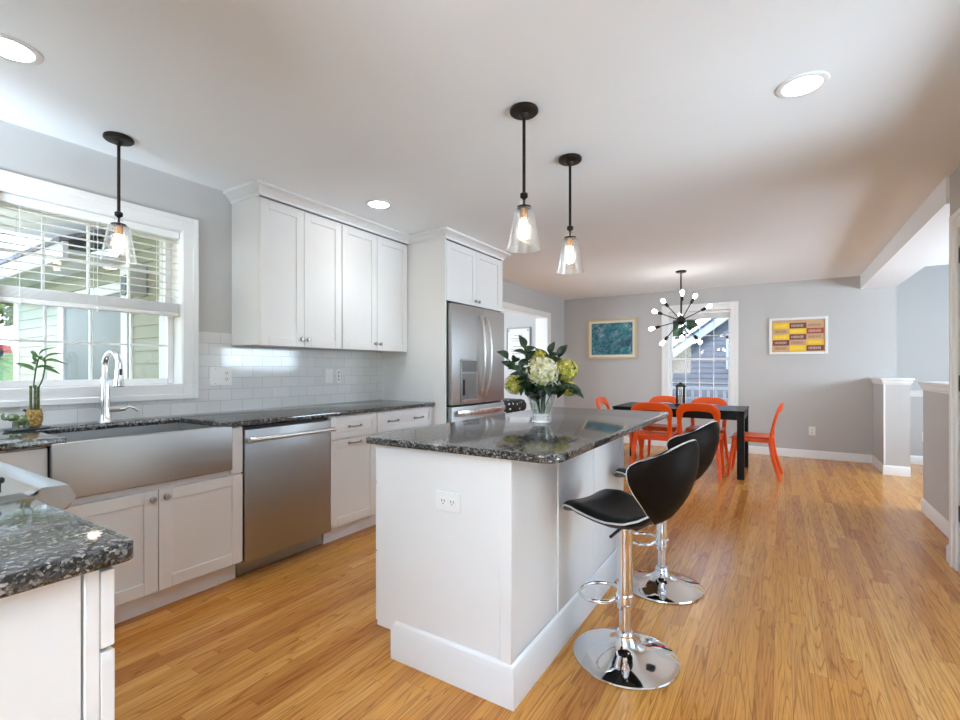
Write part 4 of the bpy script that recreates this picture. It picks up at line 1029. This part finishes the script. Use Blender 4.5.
# ------------------------------------------------------------------ lucky bamboo and figurine on the sink worktop
px, py, pz = -3.02, .785, .914
bm = B(); lathe(bm, [(0, .0005), (.06, .0005), (.064, .006), (.062, .010), (0, .009)], (0, 0, 0), 32)
for v in bm.verts: v.co = Vector((px-.005+v.co.x*1.0, py-.022+v.co.y*1.35, pz+v.co.z))
tag(obj('tray', bm, M['saucer'], loc=(px, py, pz)), 'dark oval tray under the pineapple pot', 'tray')
pz += .0105
t = thing('lucky_bamboo', 'lucky bamboo in a golden pineapple pot on the sink worktop', 'plant', (px, py, pz))
bm = B(); N1, N2 = 20, 8
lathe(bm, [(0, 0), (.019, 0), (.025, .012), (.030, .035), (.030, .060), (.026, .084), (.029, .089), (.026, .089), (.024, .078), (0, .076)], (px, py, pz), 32)
for j in range(6):
    for k in range(14):
        a = 2*PI*(k+.5*(j % 2))/14; z = .012+.0125*j; R_ = lerp_tab([(.012, .025), (.035, .030), (.060, .030), (.078, .027)], z)
        lathe(bm, [(.0052, 0), (.0032, .0022), (0, .0038)], (px+R_*.98*math.cos(a), py+R_*.98*math.sin(a), pz+z), 6, (math.cos(a), math.sin(a), .15))
obj('pineapple_pot', bm, M['pineapple_weave'], t)
stk = []
for dx, dy, h in ((.0, -.0125, .200), (.004, .002, .203), (-.002, .0155, .195)):
    bm = B(); pr0 = [(0, .078), (.0055, .078)]
    for q in (.11, .14, .17): pr0 += [(.0055, q-.003), (.0066, q), (.0055, q+.003)]
    pr0 += [(.0055, h), (0, h)]
    lathe(bm, pr0, (px+dx, py+dy, pz), 12); obj('cane', bm, M['bamboo'], t)
def shoot(base, pts, leaves, Ls):
    P = curve_pts([Vector((px, py, pz))+r_*a+f_*d+Vector((0, 0, u)) for a, u, d in pts], 5)
    bm = B(); tube(bm, P, .0032, 8); s_ = obj('shoot', bm, M['leaf_light'], t)
    bm = B()
    for (q, a, u, d, L) in leaves:
        leaf(bm, P[int(q*(len(P)-1))], r_*a+f_*d+Vector((0, 0, u)), (-f_*.8+Vector((0, 0, .6))), L, .017, .45)
    obj('leaves', bm, M['leaf_light'], s_)
shoot(0, [(-.004, .19, 0), (.002, .24, 0), (.010, .29, 0), (.024, .34, 0)], [(1, .55, .6, 0, .075), (.95, -.6, .55, 0, .07), (.75, -.8, .35, .3, .06), (.62, -.95, .25, .1, .13), (.58, -.9, .5, -.2, .12), (.85, -.2, .8, -.3, .05), (.6, .85, .25, 0, .075)], None)
shoot(0, [(.016, .185, 0), (.036, .22, 0), (.048, .27, 0), (.052, .325, 0)], [(1, .75, .55, 0, .075), (.97, 1, .05, 0, .085), (.95, -.6, .5, 0, .05), (.75, .9, -.2, 0, .07), (.9, .3, .7, -.3, .05)], None)
t = thing('animal_figurine', 'small green glazed elephant figurine left of the pineapple pot', 'figurine', (px-.005, py-.062, pz))
ex, ey = px-.005, py-.046
bm = B(); ball(bm, (ex, ey+.003, pz+.037), .027, 16, (.85, 1.15, .9))
for sx in (-1, 1):
    for sy in (-.018, .02): tube(bm, [(ex+sx*.014, ey+sy, pz+.0), (ex+sx*.014, ey+sy, pz+.03)], [.010, .009], 10)
ball(bm, (ex, ey-.031, pz+.053), .018, 14)
tube(bm, curve_pts([(ex, ey-.044, pz+.05), (ex, ey-.058, pz+.050), (ex, ey-.062, pz+.064), (ex, ey-.056, pz+.075)], 4), [.0085-.0003*k for k in range(13)], 10)
obj('body', bm, M['ceramic_green'], t)
for sx in (-1, 1):
    bm = B(); ball(bm, (ex+sx*.02, ey-.022, pz+.055), .015, 12, (.3, .8, 1)); obj('ear', bm, M['ceramic_green'], t)
bm = B(); tube(bm, curve_pts([(ex, ey+.02, pz+.06), (ex, ey+.02, pz+.078), (ex, ey+.008, pz+.086)], 4), .0055, 8); obj('tail', bm, M['saucer'], t)

# ------------------------------------------------------------------ outside: left of the kitchen window
bm = B()
xs = [-3.4, -7.5, -15, -30, -45, -65]; zs = [-.45, -.4, .1, 1.15, 1.95, 2.9]
for i in range(len(xs)-1):
    a = [bm.verts.new((xs[i], -25, zs[i])), bm.verts.new((xs[i], 30, zs[i])), bm.verts.new((xs[i+1], 30, zs[i+1])), bm.verts.new((xs[i+1], -25, zs[i+1]))]; bm.faces.new(a)
bmesh.ops.remove_doubles(bm, verts=bm.verts[:], dist=1e-4)
o = obj('lawn', bm, M['grass']); o['kind'] = 'structure'
bm = B(); box(bm, -3.4, 40, 8.4, 60, -.6, -.45); o = obj('yard', bm, M['grass']); o['kind'] = 'structure'
def siding(bm, x0, x1, y, z0, z1, lap=.1, th=.014):
    z = z0
    while z < z1-1e-4:
        q = min(z+lap, z1)
        a = [bm.verts.new(p) for p in ((x0, y-th, z), (x1, y-th, z), (x1, y-.002, q), (x0, y-.002, q))]; bm.faces.new(a)
        a = [bm.verts.new(p) for p in ((x0, y-.002, z), (x1, y-.002, z), (x1, y-th, z), (x0, y-th, z))]; bm.faces.new(a)
        z = q
t = thing('house_wing', 'sage green clapboard house wing outside the kitchen window', 'house', (-5.4, 1.9, -.4))
YW = 1.78
bm = B(); box(bm, -7.3, -3.40, YW, 4.1, -.45, 2.12); siding(bm, -7.3, -4.75, YW, -.45, 2.12); box(bm, -4.75, -3.40, YW, 4.1, 2.12, 3.2); siding(bm, -4.75, -3.40, YW, -.45, 3.2); obj('wall', bm, M['siding_green'], t)
bm = B(); box(bm, -7.42, -7.28, YW-.03, YW+.1, -.45, 2.12, .004); box(bm, -3.98, -3.80, YW-.035, YW, -.45, 3.2, .004); obj('corner_board', bm, M['ext_trim'], t)
wx0, wx1 = -5.95, -4.55
bm = B()
for x in (wx0, wx1): box(bm, x-.06, x+.06, YW-.045, YW-.01, .55, 1.9, .004)
box(bm, wx0, wx1, YW-.045, YW-.01, 1.84, 1.93, .004); box(bm, wx0, wx1, YW-.05, YW-.01, .5, .6, .004); fr = obj('window', bm, M['ext_trim'], t)
bm = B(); box(bm, wx0, wx1, YW-.028, YW-.016, .55, 1.86); obj('pane', bm, mat('dark_window_glass', (.09, .10, .105), .35, var=.25, vscale=1.5, Specular_IOR_Level=.1), fr)
bm = B(); box(bm, -7.6, -4.75, YW-.34, YW+.02, 2.12, 2.15); box(bm, -7.6, -4.75, YW-.38, YW-.34, 2.07, 2.21, .004); obj('eave', bm, M['ext_trim'], t)
bm = B(); rings = [[bm.verts.new(p) for p in ((x, YW-.40, 2.20), (x, YW-.40, 2.24), (x, 4.4, 3.62), (x, 4.4, 3.58))] for x in (-7.7, -4.75)]; ring_faces(bm, rings); obj('roof', bm, M['roof_shingles'], t)
t = thing('wall_lantern', 'white wall lantern on the green clapboard outside the sink window', 'lamp', (-4.3, YW-.05, 1.8))
bm = B(); box(bm, -4.37, -4.22, YW-.14, YW-.013, 1.78, 2.02, .006); obj('housing', bm, M['ext_trim'], t)
bm = B(); box(bm, -4.34, -4.25, YW-.146, YW-.139, 1.78, 1.93); obj('lens', bm, M['dark'], t)
# neighbour roof glimpsed through the blind
t = thing('neighbour_house', 'pale house with a blue-grey roof seen through the blind', 'house', (-13, 7.5, 1))
bm = B(); box(bm, -17, -10.5, 7.4, 12, -.2, 4.4); obj('wall', bm, M['siding_grey'], t)
bm = B(); rings = [[bm.verts.new(p) for p in ((x, 6.9, 4.3), (x, 9.7, 6.4), (x, 12.5, 4.3), (x, 12.5, 4.15), (x, 9.7, 6.25), (x, 6.9, 4.15))] for x in (-17.5, -10)]; ring_faces(bm, rings); obj('roof', bm, M['roof_shingles'], t)
bm = B(); box(bm, -17.5, -10, 6.82, 6.9, 4.08, 4.32); box(bm, -17.5, -10, 6.9, 7.4, 4.08, 4.13); obj('fascia', bm, M['ext_trim'], t)
# car and trees on the slope
t = thing('car', 'red car parked on the slope beyond the lawn', 'car', (-44, 8.0, 1.93))
cx, cy, cz = -44, 8.0, 1.93
bm = B(); sec = [(-2.1, .35), (-2.1, .75), (-1.3, .9), (-.75, 1.38), (.65, 1.40), (1.25, .95), (2.05, .85), (2.15, .35)]
rings = [[bm.verts.new((cx+dx, cy+y, cz+z)) for y, z in sec] for dx in (-.85, .85)]; ring_faces(bm, rings); obj('body', bm, M['red'], t)
bm = B(); box(bm, cx+.84, cx+.87, cy-.9, cy+.75, cz+.93, cz+1.28); obj('side_window', bm, M['black_glass'], t)
for y in (-1.35, 1.35):
    for dx in (-.8, .8): bm = B(); lathe(bm, [(0, -.1), (.33, -.1), (.33, .1), (0, .1)], (cx+dx, cy+y, cz+.33), 24, (1, 0, 0)); obj('wheel', bm, M['dark'], t)
def tree(x, y, z0, h, R, label, m, seed):
    rnd = random.Random(seed); t = thing('tree', label, 'tree', (x, y, z0), 'trees outside')
    bm = B(); tube(bm, [(x, y, z0-.3), (x+.1, y, z0+h*.5), (x, y+.1, z0+h*.8)], [.16, .11, .05], 8)
    for k in range(6):
        a = k*1.05; tube(bm, [(x, y, z0+h*(.35+.07*k)), (x+R*.6*math.cos(a), y+R*.6*math.sin(a), z0+h*(.55+.07*k))], [.05, .02], 6)
    obj('trunk', bm, M['bark'], t)
    bm = B()
    for k in range(1500):
        while True:
            p = Vector((rnd.uniform(-1, 1), rnd.uniform(-1, 1), rnd.uniform(-1, 1)))
            if .25 < p.length < 1: break
        c_ = Vector((x, y, z0+h*.68))+Vector((p.x*R, p.y*R, p.z*h*.36)); n_ = Vector((rnd.gauss(0, 1), rnd.gauss(0, 1), rnd.gauss(0, 1))).normalized(); u = n_.orthogonal().normalized(); w_ = n_.cross(u); s = R*.085
        bm.faces.new([bm.verts.new(c_+u*s), bm.verts.new(c_+w_*s*.6), bm.verts.new(c_-u*s), bm.verts.new(c_-w_*s*.6)])
    obj('crown', bm, m, t); return t
tree(-52, 13.2, 2.2, 7, 3.4, 'yellow-green tree on the slope above the red car', M['tree_light'], 1)
tree(-58, 8.0, 2.5, 9, 3.2, 'dark tree at the far left edge behind the red car', M['tree'], 2)

# ------------------------------------------------------------------ outside the dining window
t = thing('neighbour_house', 'lavender-grey clapboard gable house outside the dining window', 'house', (0, 13, -.45))
YN = 12.5
import math as _m
def gz(x): return 1.50+(x+2.196)*.74
bm = B(); z = -.45
while z < 6:
    q = z+.13; xa = max(-2.45, -2.196+(z+.1-1.50)/.74)
    xb = 3.5
    if xa < xb:
        bm.faces.new([bm.verts.new(p) for p in ((xa, YN-.016, z), (xb, YN-.016, z), (xb, YN-.002, q), (xa, YN-.002, q))])
        bm.faces.new([bm.verts.new(p) for p in ((xa, YN-.002, z), (xb, YN-.002, z), (xb, YN-.016, z), (xa, YN-.016, z))])
    z = q
pts = [(-2.45, -.45), (3.5, -.45), (3.5, gz(3.5)), (-2.45, gz(-2.45))]
rings = [[bm.verts.new((x, y, z)) for x, z in pts] for y in (YN, YN+5)]; ring_faces(bm, rings)
obj('wall', bm, M['siding_grey'], t)
bm = B(); e0, e1 = -2.75, 3.6
rings = [[bm.verts.new(p) for p in ((x, YN-.22, gz(x)-.02), (x, YN-.22, gz(x)+.20), (x, YN+5.2, gz(x)+.20), (x, YN+5.2, gz(x)-.02))] for x in (e0, e1)]; ring_faces(bm, rings); obj('rake_board', bm, M['ext_trim'], t)
bm = B(); rings = [[bm.verts.new(p) for p in ((x, YN-.26, gz(x)+.21), (x, YN-.26, gz(x)+.26), (x, YN+5.2, gz(x)+.26), (x, YN+5.2, gz(x)+.21))] for x in (e0, e1)]; ring_faces(bm, rings); obj('roof', bm, M['roof_shingles'], t)
bm = B()
for x in (-1.06, -.45): box(bm, x, x+.09, YN-.05, YN-.012, 1.25, 1.99)
box(bm, -1.06, -.36, YN-.05, YN-.012, 1.92, 2.02); box(bm, -1.06, -.36, YN-.06, YN-.012, 1.2, 1.28); fr = obj('window', bm, M['ext_trim'], t)
bm = B(); box(bm, -.98, -.42, YN-.03, YN-.014, 1.27, 1.93); obj('pane', bm, M['black_glass'], fr)
t = thing('fence', 'white lattice-topped fence below the dining window view', 'fence', (-1.5, 10.2, -.45))
bm = B(); FY2 = 10.2
box(bm, -4, 1.5, FY2-.03, FY2+.03, .80, .86); box(bm, -4, 1.5, FY2-.02, FY2+.02, .60, .65); 
k = -4
while k < 1.5: box(bm, k, k+.05, FY2-.018, FY2+.018, .65, .80); k += .14
box(bm, -4, 1.5, FY2-.015, FY2+.015, -.45, .60)
obj('panel', bm, M['ext_trim'], t)
for x in (-4.0, -2.2, -.35, 1.4): bm = B(); box(bm, x, x+.1, FY2-.05, FY2+.05, -.45, .92); obj('post', bm, M['ext_trim'], t)
tree(-3.9, 15.5, -.45, 5.5, 2.0, 'dark green tree left of the neighbour gable outside the dining window', M['tree'], 3)
tree(-7.2, 19.5, -.45, 7.5, 2.6, 'tall green tree farther back behind the neighbour gable', M['tree'], 4)
